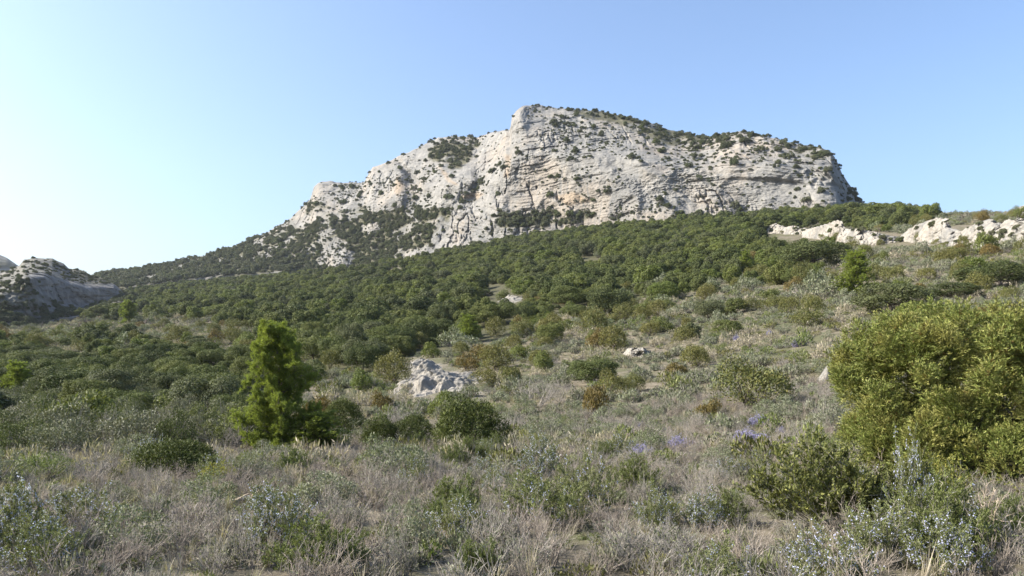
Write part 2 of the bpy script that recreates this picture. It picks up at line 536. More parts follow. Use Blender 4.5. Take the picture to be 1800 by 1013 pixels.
def mountain_relief(U, V, Y, T):
    X = (U - U0) / F * Y
    Z = EYE + (V0 - V) / F * Y
    ju = U + 24 * fbm(X * .06, Z * .06, 1, 5, 41, .65)
    jv = V + 15 * fbm(X * .06, Z * .06, 2, 5, 42, .65)
    rocky = np.ones_like(U)
    for p in VEG:
        rocky[inside(p, ju, jv)] = 0.0
    for p in BARE:
        rocky[inside(p, ju, jv)] = 1.0
    rib = smooth(.13, .32, fbm((X + .5 * Z) * .05, (Z - .3 * X) * .11, 15, 4, 45, .6))
    rocky = np.maximum(rocky, .85 * rib * (.35 + .65 * smooth(480, 420, V)))
    left = smooth(560, 430, U)
    patch = smooth(-0.05, 0.3, fbm(X * .05, Z * .09, 5, 4, 43))
    rocky = np.where(left > 0, rocky * (1 - left) + left * np.maximum(.8 * patch * smooth(505, 455, V), .8 * rib), rocky)
    rocky = blur(blur(rocky, 2, 0), 2, 1)
    b = bed_coord(U, X, Z)
    lay = smooth(-0.1, 0.3, fbm(X * .03, Z * .03, 9, 3, 44))        # thinly bedded or massive
    d = 0.0
    # large buttresses, gullies and the folded bay
    d = d - 11 * fbm(X * .02 + Z * .008, Z * .014, 0, 3, 51) * smooth(430, 620, U)
    d = d - 3.5 * (1 - np.abs(fbm(X * .05, Z * .03, 7, 3, 52)) * 2)
    d = d + 16 * np.exp(-(((U - 722) / 16) ** 2 + ((V - 330) / 26) ** 2))       # shaded hollow beside the fold
    d = d + 10 * np.exp(-(((U - 738 - (330 - V) * -.8) / 7) ** 2)) * smooth(270, 300, V) * smooth(350, 325, V)
    d = d - 9 * np.exp(-(((U - 700) / 22) ** 2 + ((V - 318) / 40) ** 2))
    d = d - 8 * np.exp(-(((U - 600) / 16) ** 2 + ((V - 455) / 22) ** 2))        # tilted block in the trees
    d = d + 9 * np.exp(-(((U - 850 - 18 * np.sin(V * .03)) / 14) ** 2)) * smooth(260, 280, V) * smooth(370, 350, V)
    d = d - 12 * np.exp(-(((U - 912) / 20) ** 2)) * smooth(240, 215, V)
    d = d + 30 * smooth(1474, 1490, U) * smooth(300, 330, V) * 0
    # beds
    brk = smooth(-.35, .35, fbm(X * .09, Z * .14, 14, 3, 64))
    brk2 = smooth(-.3, .3, fbm(X * .16, Z * .22, 17, 3, 65))
    r = 0.15 + 0.85 * rocky
    d = d - r * (1.7 * ledge(b + 2.0 * fbm(X * .05, Z * .08, 33, 2, 69), 13.0, 1) * (.4 + smooth(-.3, .3, fbm(X * .05, Z * .05, 4, 2, 58))) + (0.35 + 1.4 * lay) * brk * ledge(b + 1.6 * fbm(X * .12, Z * .2, 0, 3, 53), 4.6, 2) + (0.1 + .8 * lay) * brk2 * ledge(b + 0.7 * fbm(X * .3, Z * .3, 0, 3, 54), 1.9, 3))
    # joints and broken faces
    d = d + r * 2.4 * smooth(0.68, 0.97, 1 - np.abs(fbm(X * .14, Z * .06, 3, 4, 55)) * 2.2) * smooth(-.2, .25, fbm(X * .04, Z * .04, 8, 2, 59))
    d = d - r * 1.8 * fbm(X * .10, Z * .12, 5, 4, 56, 0.55)
    rub = .25 + .75 * smooth(-.1, .35, fbm(X * .035, Z * .05, 23, 3, 66))
    d = d - r * rub * 1.1 * np.abs(fbm(X * .42, b * .7, 6, 4, 57, 0.65)) * 2 - r * rub * .7 * fbm(X * .28, b * .5, 9, 3, 60, .6)
    # long diagonal cracks
    ck = np.abs(fbm((X + .55 * Z) * .03, (Z - .4 * X) * .012, 27, 4, 67, .6))
    d = d + r * .9 * (1 - smooth(0.0, .03, ck)) * smooth(0, .3, fbm(X * .03, Z * .03, 41, 2, 74)) 
    bare = inside(BARE[0], U, V) | inside(BARE[2], U, V)
    bare = blur(blur(bare.astype(float), 3, 0), 3, 1)
    d = d - bare * 1.5 * ledge(Z + .45 * X + 1.2 * fbm(X * .1, Z * .1, 2, 3, 75), 2.6, 9)
    mountain_relief.rocky = rocky
    fade = np.ones_like(T)
    return d * fade

def build_mountain():
    us = np.arange(70, 1519.5, 0.95)
    foot = ([p[0] for p in FOOT], [p[1] for p in FOOT])
    ku = np.arange(60, 1521, 2.0)
    vf = np.interp(ku, *foot)
    amp = np.interp(ku, [60, 420, 540, 1480, 1520], [1.6, 2.0, 3.2, 3.0, 1.0])
    vsk = sky_line(SKY, ku, amp, 61)
    yf = np.interp(ku, [p[0] for p in YF], [p[1] for p in YF])
    ysk = np.interp(ku, [p[0] for p in YS], [p[1] for p in YS])
    steep = np.interp(ku, [60, 500, 640, 760, 860, 1300, 1460, 1520], [0.58, 0.5, 0.35, 0.3, 0.22, 0.22, 0.3, 0.5])
    vm = vf * 0.4 + vsk * 0.6
    ym = yf + (ysk - yf) * steep
    zs = EYE + (V0 - vsk) / F * ysk
    yb1 = ysk + 60
    vb1 = V0 - F * (zs - 6 - EYE) / yb1
    yb2 = ysk + 320
    vb2 = V0 - F * (zs * 0.3 - EYE) / yb2
    rows = [(ku, vf + 22, yf), (ku, vf, yf + 2), (ku, vm, ym), (ku, vsk, ysk), (ku, vb1, yb1), (ku, vb2, yb2)]
    U, V, X, Y, Z, T = sheet(rows, us, [14, 190, 130, 10, 8], mountain_relief)
    me = mesh_from("mountain", np.stack([X, Y, Z], -1), grid_faces(*X.shape), None, M_rock, True)
    set_attr(me, "soil", 1 - mountain_relief.rocky)
    st = np.zeros_like(U)
    for p in ([(838, 335), (850, 342), (838, 352), (815, 350), (803, 345)], [(770, 290), (778, 298), (805, 325), (798, 326), (775, 305)], [(888, 270), (900, 275), (897, 312), (888, 310)],
              [(975, 345), (1010, 338), (1040, 355), (1000, 362)], [(700, 310), (712, 330), (700, 350), (692, 335)]):
        st[inside(p, U + 5 * fbm(X * .1, Z * .1, 0, 3, 71), V + 4 * fbm(X * .1, Z * .1, 3, 3, 72))] = 1
    set_attr(me, "stain", 0.42 * blur(blur(st, 2, 0), 2, 1))
    o = link("mountain", me)
    tag(o, kind="structure")
    return dict(U=U, V=V, X=X, Y=Y, Z=Z, T=T, soil=1 - mountain_relief.rocky)
MT = build_mountain()

def outcrop_relief(U, V, Y, T):
    X = (U - U0) / F * Y
    Z = EYE + (V0 - V) / F * Y
    b = Z + 0.35 * X + 2 * fbm(X * .04, Z * .04, 1, 3, 81)
    return (-7 * fbm(X * .05, Z * .045, 0, 3, 82) - 2.0 * ledge(b, 6.0, 7) - 1.1 * ledge(b, 2.3, 8) - 3.4 * fbm(X * .17, Z * .2, 2, 5, 83, .62) - 2.0 * np.abs(fbm(X * .4, Z * .3, 5, 4, 92, .65))
            + 1.6 * smooth(0.6, 0.95, 1 - np.abs(fbm(X * .15, Z * .04, 3, 3, 84)) * 2.2))

def build_left_hill():
    ku = np.arange(-420, 262, 2.0)
    I = lambda pts: np.interp(ku, [p[0] for p in pts], [p[1] for p in pts])
    v0 = I([(-420, 640), (0, 604), (60, 590), (110, 566), (150, 552), (205, 532), (260, 530)])
    v1 = I([(-420, 590), (-100, 540), (0, 515), (50, 505), (70, 512), (100, 528), (140, 541), (187, 534), (207, 524), (225, 532), (260, 548)])
    v2 = I([(-420, 570), (-100, 515), (0, 495), (47, 489), (77, 486), (110, 497), (150, 506), (200, 506), (225, 528), (260, 546)])
    v3 = I([(-420, 440), (-100, 462), (0, 480), (20, 474), (34, 468), (42, 456), (60, 453), (78, 455), (92, 454), (112, 463), (122, 473), (134, 472), (160, 484), (180, 490), (205, 503), (225, 524), (260, 544)])
    y0 = I([(-420, 170), (0, 235), (100, 262), (205, 300), (260, 330)])
    y1 = I([(-420, 210), (0, 262), (45, 268), (70, 292), (140, 345), (205, 394), (230, 398), (260, 400)])
    y3 = I([(-420, 400), (0, 390), (60, 375), (140, 405), (205, 412), (230, 412), (260, 412)])
    y2 = I([(-420, 230), (0, 280), (45, 272), (70, 296), (140, 349), (205, 398), (230, 402), (260, 404)])
    v3 = v3 + 1.6 * fbm(ku * .06, ku * 0, 0, 4, 85)
    zs = EYE + (V0 - v3) / F * y3
    rows = [(ku, v0, y0), (ku, v1, y1), (ku, v2, y2), (ku, v3, y3), (ku, V0 - F * (zs - 8 - EYE) / (y3 + 50), y3 + 50), (ku, V0 - F * (zs * .2 - EYE) / (y3 + 200), y3 + 200)]
    v0 = V0 - F * (gz((ku - U0) / F * y0, y0) - 3 - EYE) / y0
    us = np.arange(-420, 261, 1.1)
    U, V, X, Y, Z, T = sheet(rows, us, [50, 50, 60, 8, 6], outcrop_relief)
    me = mesh_from("hill", np.stack([X, Y, Z], -1), grid_faces(*X.shape), None, M_rock_blue, True)
    ju, jv = U + 10 * fbm(X * .08, Z * .08, 1, 4, 86), V + 5 * fbm(X * .08, Z * .08, 2, 4, 87)
    face = inside([(45, 484), (77, 480), (110, 492), (150, 502), (210, 498), (212, 512), (187, 535), (140, 545), (100, 530), (60, 512)], ju, jv)
    top = inside([(25, 470), (42, 450), (110, 458), (130, 475), (110, 490), (60, 482), (40, 490), (0, 500), (0, 480)], ju, jv)
    soil = np.where(face, 0.0, np.where(top, 0.45, smooth(-0.15, 0.25, fbm(X * .07, Z * .1, 5, 4, 88)) * 0.75 + 0.25))
    soil = blur(blur(soil, 1, 0), 1, 1)
    set_attr(me, "soil", soil)
    set_attr(me, "stain", np.zeros_like(U))
    tag(link("hill", me), kind="structure")
    return dict(U=U, V=V, X=X, Y=Y, Z=Z, T=T, soil=soil)
LH = build_left_hill()

def build_far_ridge():
    ku = np.arange(-500, 60, 2.0)
    I = lambda pts: np.interp(ku, [p[0] for p in pts], [p[1] for p in pts])
    vs = I([(-500, 400), (-200, 420), (0, 449), (14, 455), (30, 466), (45, 474), (60, 482)]) + 1.5 * fbm(ku * .06, ku * 0, 0, 4, 89)
    ys = 900 + ku * 0
    rows = [(ku, vs * 0 + 590, ys - 300), (ku, vs, ys), (ku, V0 - F * ((EYE + (V0 - vs) / F * ys) * .3 - EYE) / (ys + 300), ys + 300)]
    U, V, X, Y, Z, T = sheet(rows, np.arange(-500, 59, 1.5), [120, 8], lambda U, V, Y, T: -22 * fbm((U - U0) / F * Y * .02, (V0 - V) / F * Y * .02, 0, 5, 90))
    me = mesh_from("far_hill", np.stack([X, Y, Z], -1), grid_faces(*X.shape), None, M_rock_blue, True)
    soil = smooth(-0.3, 0.1, fbm(X * .03, Z * .05, 5, 4, 91))
    set_attr(me, "soil", soil)
    set_attr(me, "stain", np.zeros_like(U))
    tag(link("far_hill", me), kind="structure")
    return dict(U=U, V=V, X=X, Y=Y, Z=Z, T=T, soil=soil)
FR = build_far_ridge()

# ---- pale limestone ribs and boulders: closed lumps standing on the ground
def rock_rib(name, foot, crest, thick, seed, label, cat, du=0.9, rough=1.0, nr=46, mat=None, bed=1.0, group=None):
    """foot and crest: surveyed lines; the lump goes over the crest and down behind by «thick» metres"""
    us = np.arange(foot[0][0], foot[-1][0] + .01, du)
    vf = np.interp(us, [p[0] for p in foot], [p[1] for p in foot])
    vc = np.interp(us, [p[0] for p in crest], [p[1] for p in crest])
    Yg = np.array([ground_at(u, v)[1] for u, v in zip(us[::4], vf[::4])])
    Yg = blur(np.interp(us, us[::4], Yg), 4, 0)
    Zf = EYE + (V0 - vf) / F * Yg
    Yc = Yg * (1 + 0.0) + thick * 0.55
    Zc = EYE + (V0 - vc) / F * Yc
    n = 0.35
    pts = []
    m = nr
    for i in range(m):
        t = i / (m - 1)
        if t < 0.62:
            s = t / 0.62
            y = Yg + (Yc - Yg) * s ** 1.7
            z = Zf - 0.5 + (Zc - Zf + 0.5) * s
        else:
            s = (t - 0.62) / 0.38
            y = Yc + thick * 0.7 * s
            z = Zc - (Zc - Zf + 3.0) * s ** 1.6
        pts.append(np.stack([(us - U0) / F * (Yg if True else y), y, z], -1))
    P = np.array(pts)
    P[..., 0] = (us - U0)[None] / F * (Yg[None] + (P[..., 1] - Yg[None]) * 1.0)
    h = np.maximum(Zc - Zf, 0.15)[None]
    X, Y, Z = P[..., 0], P[..., 1], P[..., 2]
    amp = rough * np.clip(h, 0.2, 8) * 0.16
    b = Z + 0.35 * X + 0.3 * h * fbm(X * .2, Z * .2, 0, 2, seed + 5)
    h = float(h.mean()) + 0 * h
    dd = fbm(X * 1.1 / h, Y * 1.1 / h, Z * 1.5 / h, 5, seed, .6) * 2.2 + np.abs(fbm(X * 3.5 / h, Y * 3.5 / h, Z * 5 / h, 3, seed + 1)) * -1.6
    dd = dd + 1.0 * bed * ledge(b, 1.0 * h.mean() * .3 + .05, seed)
    P[..., 1] -= amp * dd * 1.5
    P[..., 2] += amp * 0.55 * fbm(X * 2.2 / h, Y * 2.2 / h, 3, 4, seed + 2)
    me = mesh_from(name, P, grid_faces(*P.shape[:2]), None, mat or M_pale, False)
    o = link(name, me)
    tag(o, label, cat, group)
    return o, P

RIBS = []
RIBS.append(rock_rib("limestone_outcrop", [(1338, 410), (1360, 411), (1400, 413), (1440, 412), (1475, 420), (1490, 424)],
                     [(1338, 409), (1350, 398), (1362, 393), (1380, 400), (1395, 396), (1420, 403), (1450, 400), (1478, 412), (1490, 423)], 6, 301,
                     "small low pale limestone rib under the wooded shoulder, farthest from the big right-hand outcrop", "rock outcrop")[1])
RIBS.append(rock_rib("limestone_outcrop", [(1410, 418), (1440, 421), (1468, 424), (1500, 430), (1540, 432), (1575, 428), (1600, 424)],
                     [(1410, 405), (1440, 398), (1462, 390), (1478, 388), (1484, 402), (1510, 401), (1540, 408), (1565, 414), (1590, 418), (1600, 423)], 6, 311,
                     "middle pale limestone rib with a sloping top between the low rib and the big outcrop", "rock outcrop")[1])
RIBS.append(rock_rib("limestone_outcrop", [(1582, 424), (1620, 430), (1660, 434), (1700, 437), (1740, 440), (1780, 443), (1840, 449), (1900, 455)],
                     [(1582, 414), (1600, 402), (1625, 389), (1645, 385), (1660, 389), (1675, 402), (1690, 405), (1705, 396), (1720, 392), (1740, 384), (1752, 396), (1770, 388), (1790, 383), (1840, 384), (1900, 404)], 8, 321,
                     "large creamy white limestone outcrop running out of the photo at the right edge", "rock outcrop")[1])
RIBS.append(rock_rib("limestone_boulder", [(1784, 384), (1800, 386), (1830, 386), (1850, 384)], [(1784, 378), (1792, 365), (1802, 360), (1825, 358), (1850, 380)], 5, 331,
                     "rounded pale boulder perched on the ridge at the right edge above the big outcrop", "boulder")[1])

def draped_rock(name, ur, yr, hfun, label, seed, step=.07):
    """broken rock lying on the slope: blocks come up through the soil"""
    ex = [(a - U0) / F * b for a in ur for b in yr]
    xs = np.arange(min(ex), max(ex), step)
    ys = np.arange(yr[0], yr[1], step)
    Y, X = np.meshgrid(ys, xs, indexing='ij')
    G = gz(X, Y)
    u, v = uv_of(X, Y, G)
    cell = fbm(X * .55, Y * .45, 0, 3, seed)
    crag = np.abs(fbm(X * 1.3, Y * 1.1, 2, 4, seed + 1, .6)) * 2
    blk = np.floor((fbm(X * .9, Y * .7, 5, 3, seed + 2) + 1) * 5) / 5 - 1
    h = hfun(u, v) * (.55 + .9 * cell + .55 * blk) + .22 * hfun(u, v) ** .5 * (crag - .45) - .10
    edge = np.minimum(np.minimum(X - xs[0], xs[-1] - X), np.minimum(Y - ys[0], ys[-1] - Y))
    h = np.where(edge < .3, -.3, h)
    dx = .25 * fbm(X * 2, Y * 2, 7, 3, seed + 3)
    me = mesh_from(name, np.stack([X + dx, Y - .5 * np.clip(h, 0, 2) + dx, G + h], -1), grid_faces(*X.shape), None, M_pale, False)
    return tag(link(name, me), label, "rock outcrop")
gb = lambda u, v, a, b, c, d: np.exp(-((u - a) / c) ** 2 - ((v - b) / d) ** 2)
draped_rock("limestone_outcrop", (690, 880), (42, 66), lambda u, v: 1.05 * gb(u, v, 742, 650, 24, 16) + .75 * gb(u, v, 752, 682, 42, 16) + .55 * gb(u, v, 815, 675, 50, 16) + .4 * gb(u, v, 715, 685, 20, 10),
            "crumbling whitish limestone outcrop among shrubs in the middle of the slope", 341)
RIBS.append(rock_rib("limestone_boulder", [(1095, 624), (1110, 628), (1130, 630), (1150, 625)], [(1095, 622), (1103, 613), (1115, 611), (1128, 612), (1142, 616), (1150, 624)], 1.6, 351,
                     "white fissured boulder on the open slope beside brown junipers", "boulder", du=.5, rough=1.8)[1])
draped_rock("limestone_outcrop", (838, 930), (112, 168), lambda u, v: 1.6 * gb(u, v, 868, 506, 18, 8) + 1.5 * gb(u, v, 895, 518, 20, 10),
            "flat pale rock patch showing between trees in the woodland", 361, .2)

for nm_, ur_, yr_, a_, b_, c_, d_, lab_, sd_ in [
    ("limestone_outcrop", (1000, 1070), (150, 215), 1035, 452, 18, 5, "tiny pale rock showing high in the middle of the woodland", 371),
    ("limestone_outcrop", (905, 945), (78, 104), 926, 588, 9, 5, "small white stones beside the dark green juniper at the woodland edge", 372),
    ("limestone_outcrop", (1425, 1475), (28, 40), 1450, 668, 10, 5, "small pale stones at the left flank of the huge golden juniper", 373)]:
    draped_rock(nm_, ur_, yr_, lambda u, v: 1.0 * (yr_[0] / 80) ** .5 * gb(u, v, a_, b_, c_, d_), lab_, sd_, .12 if yr_[0] > 50 else .06)
# ------------------------------------------------------------------ plant shapes (all built about a base at the origin)
def unit(v):
    return v / np.maximum(np.linalg.norm(v, axis=-1, keepdims=True), 1e-9)

def rdirs(r, n):
    return unit(r.normal(size=(n, 3)))

def leaves(pos, axis, normal, length, width, fold=0.0):
    """diamond leaves: 4 corners each"""
    n = len(pos)
    side = unit(np.cross(axis, normal))
    length = np.broadcast_to(length, n)[:, None]
    width = np.broadcast_to(width, n)[:, None]
    mid = pos + axis * length * 0.45
    V = np.stack([pos, mid + side * width * .5, pos + axis * length, mid - side * width * .5], 1)
    return V.reshape(-1, 3), np.arange(n * 4).reshape(-1, 4)

def prisms(p0, p1, r0, r1):
    """thin three-sided twigs"""
    n = len(p0)
    d = unit(p1 - p0)
    a = unit(np.cross(d, np.where(np.abs(d[:, 2:3]) > .9, [1., 0, 0], [0, 0, 1.])))
    b = np.cross(d, a)
    r0 = np.broadcast_to(r0, n)[:, None]
    r1 = np.broadcast_to(r1, n)[:, None]
    V = []
    for p, rr in ((p0, r0), (p1, r1)):
        for k in range(3):
            t = k * 2 * math.pi / 3
            V.append(p + rr * (math.cos(t) * a + math.sin(t) * b))
    V = np.stack(V, 1)
    o = np.arange(n)[:, None, None] * 6
    Fq = np.array([[0, 1, 4, 3], [1, 2, 5, 4], [2, 0, 3, 5]])[None] + o
    return V.reshape(-1, 3), Fq.reshape(-1, 4)

class Acc:
    def __init__(s):
        s.V, s.Q, s.n, s.mi = [], [], 0, []
    def add(s, VQ, mi=0):
        V, Q = VQ
        s.V.append(V)
        s.Q.append(Q + s.n)
        s.n += len(V)
        s.mi.append(np.full(len(Q), mi))
        return s
    def mesh(s, name, mats):
        return mesh_from(name, np.concatenate(s.V), np.concatenate(s.Q), None, None, False, mats, np.concatenate(s.mi))

def branch_path(r, a, b, n=5, wob=0.08):
    t = np.linspace(0, 1, n)[:, None]
    L = np.linalg.norm(np.asarray(b) - np.asarray(a))
    p = np.asarray(a) * (1 - t) + np.asarray(b) * t
    p[1:-1] += r.normal(size=(n - 2, 3)) * wob * L
    return p

def tube(path, rads, sides=7):
    path = np.asarray(path, float)
    n = len(path)
    tang = unit(np.gradient(path, axis=0))
    a = unit(np.cross(tang, np.array([0.31, 0.95, 0.05])))
    b = np.cross(tang, a)
    th = np.arange(sides) * 2 * math.pi / sides
    V = path[:, None] + np.asarray(rads)[:, None, None] * (np.cos(th)[None, :, None] * a[:, None] + np.sin(th)[None, :, None] * b[:, None])
    i = np.arange(n - 1)[:, None] * sides
    j = np.arange(sides)[None]
    k = (j + 1) % sides
    Q = np.stack([i + j, i + k, i + sides + k, i + sides + j], -1).reshape(-1, 4)
    return V.reshape(-1, 3), Q

def twig_tree(r, roots, dirs, length, rad, levels=3, kids=(3, 5), spread=0.6, shrink=0.62, segs=3, up=0.25, wob=.25):
    """bare branching: returns arrays of segments and the twig tips with their directions"""
    P0, P1, R0, R1 = [], [], [], []
    tips, tdirs = [], []
    cur = [(np.array(p, float), unit(np.array(d, float)), length, rad) for p, d in zip(roots, dirs)]
    for lev in range(levels):
        nxt = []
        for p, d, L, rd in cur:
            L = L * r.uniform(.7, 1.25)
            q = p
            pts = [p]
            for s in range(segs):
                d = unit(d + r.normal(size=3) * wob + np.array([0, 0, up * .3]))
                q2 = q + d * L / segs
                ra, rb = rd * (1 - .45 * s / segs), rd * (1 - .45 * (s + 1) / segs)
                P0.append(q); P1.append(q2); R0.append(ra); R1.append(rb)
                q = q2
                pts.append(q)
            if lev < levels - 1:
                for k in range(r.integers(kids[0], kids[1] + 1)):
                    f = r.uniform(.3, 1)
                    i = min(int(f * segs), segs - 1)
                    st = pts[i] + (pts[i + 1] - pts[i]) * (f * segs - i)
                    nd = unit(d + r.normal(size=3) * spread + np.array([0, 0, up]))
                    nxt.append((st, nd, L * shrink, rd * .55))
            tips.append(q)
            tdirs.append(d)
        cur = nxt
    return (np.array(P0), np.array(P1), np.array(R0), np.array(R1)), np.array(tips), np.array(tdirs)

# ---- foliage materials
G = dict
M_oak = leaf_mat("holm_oak_leaves", [(0.050, 0.062, 0.024), (0.060, 0.078, 0.024), (0.096, 0.116, 0.032), (0.090, 0.097, 0.052), (0.068, 0.086, 0.027), (0.125, 0.138, 0.038), (0.078, 0.094, 0.032)], (0.12, 0.13, 0.046), .4, .12, .6, .12)
M_oak2 = leaf_mat("bright_oak_leaves", [(0.095, 0.125, 0.026), (0.115, 0.135, 0.03), (0.10, 0.115, 0.036)], (0.15, 0.16, 0.045), .4, .28)
M_jun = leaf_mat("juniper_leaves", [(0.085, 0.095, 0.025), (0.11, 0.115, 0.03), (0.125, 0.118, 0.032), (0.095, 0.11, 0.03)], (0.17, 0.15, 0.045), .45, .15)
M_jund = leaf_mat("dark_juniper_leaves", [(0.058, 0.074, 0.018), (0.07, 0.085, 0.02)], (0.10, 0.108, 0.028), .45, .12, .55, .15)
M_junb = leaf_mat("rusty_juniper_leaves", [(0.115, 0.095, 0.026), (0.135, 0.10, 0.028)], (0.15, 0.10, 0.03), .45, .15)
M_junbig = leaf_mat("golden_juniper_sprays", [(0.135, 0.165, 0.038), (0.135, 0.165, 0.038)], (0.27, 0.255, 0.08), .5, .1, .55, .2, (0.205, 0.20, 0.054))
M_pine = leaf_mat("pine_needles", [(0.18, 0.222, 0.046), (0.165, 0.208, 0.05), (0.185, 0.22, 0.05)], (0.26, 0.28, 0.07), .4, .4, .6, .12)
M_grey = leaf_mat("grey_green_leaves", [(0.135, 0.152, 0.08), (0.165, 0.175, 0.11), (0.115, 0.138, 0.062), (0.19, 0.192, 0.14)], (0.25, 0.255, 0.175), .4, .2)
M_rose = leaf_mat("rosemary_leaves", [(0.135, 0.155, 0.05), (0.155, 0.168, 0.065), (0.12, 0.145, 0.044)], (0.25, 0.255, 0.13), .45, .2, .6, .12)
M_green = leaf_mat("fresh_green_leaves", [(0.10, 0.135, 0.035), (0.12, 0.14, 0.04)], (0.18, 0.19, 0.07), .45, .25)
M_yel = leaf_mat("yellow_green_leaves", [(0.15, 0.165, 0.035), (0.175, 0.178, 0.04), (0.135, 0.155, 0.035)], (0.29, 0.25, 0.055), .4, .3)
M_ros_fl = leaf_mat("pale_blue_petals", [(0.54, 0.55, 0.74), (0.60, 0.61, 0.75)], (0.40, 0.41, 0.72), .2, .25)
M_pur_fl = leaf_mat("violet_petals", [(0.33, 0.29, 0.62), (0.38, 0.34, 0.64)], (0.48, 0.45, 0.70), .25, .2)
M_twig = bark_mat("bare_grey_twigs", (0.20, 0.18, 0.152), (0.37, 0.335, 0.29), 20)
M_twigb = bark_mat("brown_dry_twigs", (0.19, 0.157, 0.127), (0.36, 0.31, 0.255), 20)
M_dead = bark_mat("bleached_dead_wood", (0.33, 0.26, 0.19), (0.55, 0.46, 0.36), 14)
M_bark = bark_mat("grey_brown_bark", (0.07, 0.055, 0.045), (0.19, 0.16, 0.135), 10)
M_straw = leaf_mat("straw_blades", [(0.28, 0.24, 0.168), (0.33, 0.285, 0.205), (0.245, 0.215, 0.15), (0.18, 0.175, 0.10)], (0.38, 0.335, 0.25), .45, .25)

# ---- crowns
def lobes(r, n, R, H, flat=0.5, lo=0.28, hi=0.45, base=0.15):
    d = rdirs(r, n * 3)
    d[:, 2] = np.abs(d[:, 2]) * 1.1 - 0.42
    d = unit(d)[:n]
    f = r.uniform(.35, .8, n)[:, None]
    f = np.where(r.random(n)[:, None] < .75, r.uniform(.6, .8, n)[:, None], f)
    c = d * f * np.array([R, R, H * .52]) + np.array([0, 0, H * (.36 + base * .2)])
    rad = r.uniform(lo, hi, n) * R
    return c, rad

def lobed_leaves(r, c, rad, n, L, Wd, squash=.8, up=0.35, shell=(.72, 1.06), zmin=0.02, axis_up=0.0):
    wgt = rad ** 2
    k = r.choice(len(c), n, p=wgt / wgt.sum())
    d = rdirs(r, n)
    flip = (d[:, 2] < 0) & (r.random(n) < .55)
    d[flip, 2] *= -1
    rr = r.uniform(*shell, n) ** 1.0
    rr = np.where(r.random(n) < .06, rr * 1.15, rr)
    p = c[k] + d * (rad[k] * rr)[:, None] * np.array([1, 1, squash])
    # drop leaves buried in a neighbouring lobe
    keep = np.ones(n, bool)
    for j in range(len(c)):
        q = (p - c[j]) / np.array([1, 1, squash])
        deep = (np.linalg.norm(q, axis=1) < .68 * rad[j]) & (r.random(n) < .85)
        keep &= ~deep
    keep &= p[:, 2] > zmin
    p, d = p[keep], d[keep]
    m = len(p)
    nrm = unit(d + r.normal(size=(m, 3)) * .42 + np.array([0, 0, up * .6]))
    ax = unit(np.cross(nrm, rdirs(r, m)) + np.array([0, 0, axis_up]) + d * .3)
    return leaves(p, ax, nrm, L * r.uniform(.65, 1.3, m), Wd * r.uniform(.7, 1.25, m))

def limbs(r, c, rad, trunk_h, r0, nl=6, lean=0.15):
    A = Acc()
    top = np.array([r.normal() * lean, r.normal() * lean, trunk_h])
    A.add(tube(branch_path(r, (0, 0, -.25), top, 6, .04), np.linspace(r0 * 1.25, r0 * .75, 6), 8))
    for j in r.choice(len(c), min(nl, len(c)), replace=False):
        A.add(tube(branch_path(r, top * r.uniform(.7, 1), c[j], 6, .06), np.linspace(r0 * .6, r0 * .12, 6), 5))
    return A

def oak(seed, R=2.2, H=4.0, n=9000, L=.2, Wd=.12, nl=26, leafmat=None):
    r = np.random.default_rng(seed)
    c, rad = lobes(r, nl, R, H, lo=.24, hi=.42)
    crown = Acc().add(lobed_leaves(r, c, rad, n, L, Wd)).mesh("crown", [leafmat or M_oak])
    trunk = limbs(r, c, rad, H * .3, .12 * R / 2.2).mesh("trunk", [M_bark])
    return dict(w=2 * R * .92, h=H * .98, parts=[("trunk", trunk), ("crown", crown)])

def cushion(seed, R=1.0, H=1.3, n=3000, L=.08, Wd=.03, nl=18, mat=None, upright=.5, mat2=None):
    """juniper and kin: dense, reaching the ground, sprays pointing up and out"""
    r = np.random.default_rng(seed)
    d = unit(np.stack([r.normal(size=nl), r.normal(size=nl), np.abs(r.normal(size=nl)) * .8], -1))
    c = d * r.uniform(.3, .72, nl)[:, None] * np.array([R, R, H * .75]) + np.array([0, 0, H * .18])
    rad = r.uniform(.26, .44, nl) * R
    A = Acc()
    A.add(lobed_leaves(r, c, rad, n, L, Wd, squash=1.15, up=.1, shell=(.7, 1.1), axis_up=upright))
    m = A.mesh("foliage", [mat or M_jun])
    st = limbs(r, c, rad, H * .15, .05 * R, 7)
    return dict(w=2 * R * .95, h=H * 1.0, parts=[("stem", st.mesh("stem", [M_bark])), ("foliage", m)])

def sprays(r, P, D, nper, L, Wd, rad):
    """little pointed sprays: needles set round short shoots"""
    n = len(P)
    k = np.repeat(np.arange(n), nper)
    t = np.tile(np.linspace(0, 1, nper), n)
    ax = unit(D[k] * 1.0 + rdirs(r, n * nper) * .75)
    p = P[k] + D[k] * (t * rad)[:, None]
    nr = unit(np.cross(ax, rdirs(r, n * nper)))
    return leaves(p, ax, nr, L * r.uniform(.6, 1.2, n * nper) * (1.15 - .4 * t), Wd)

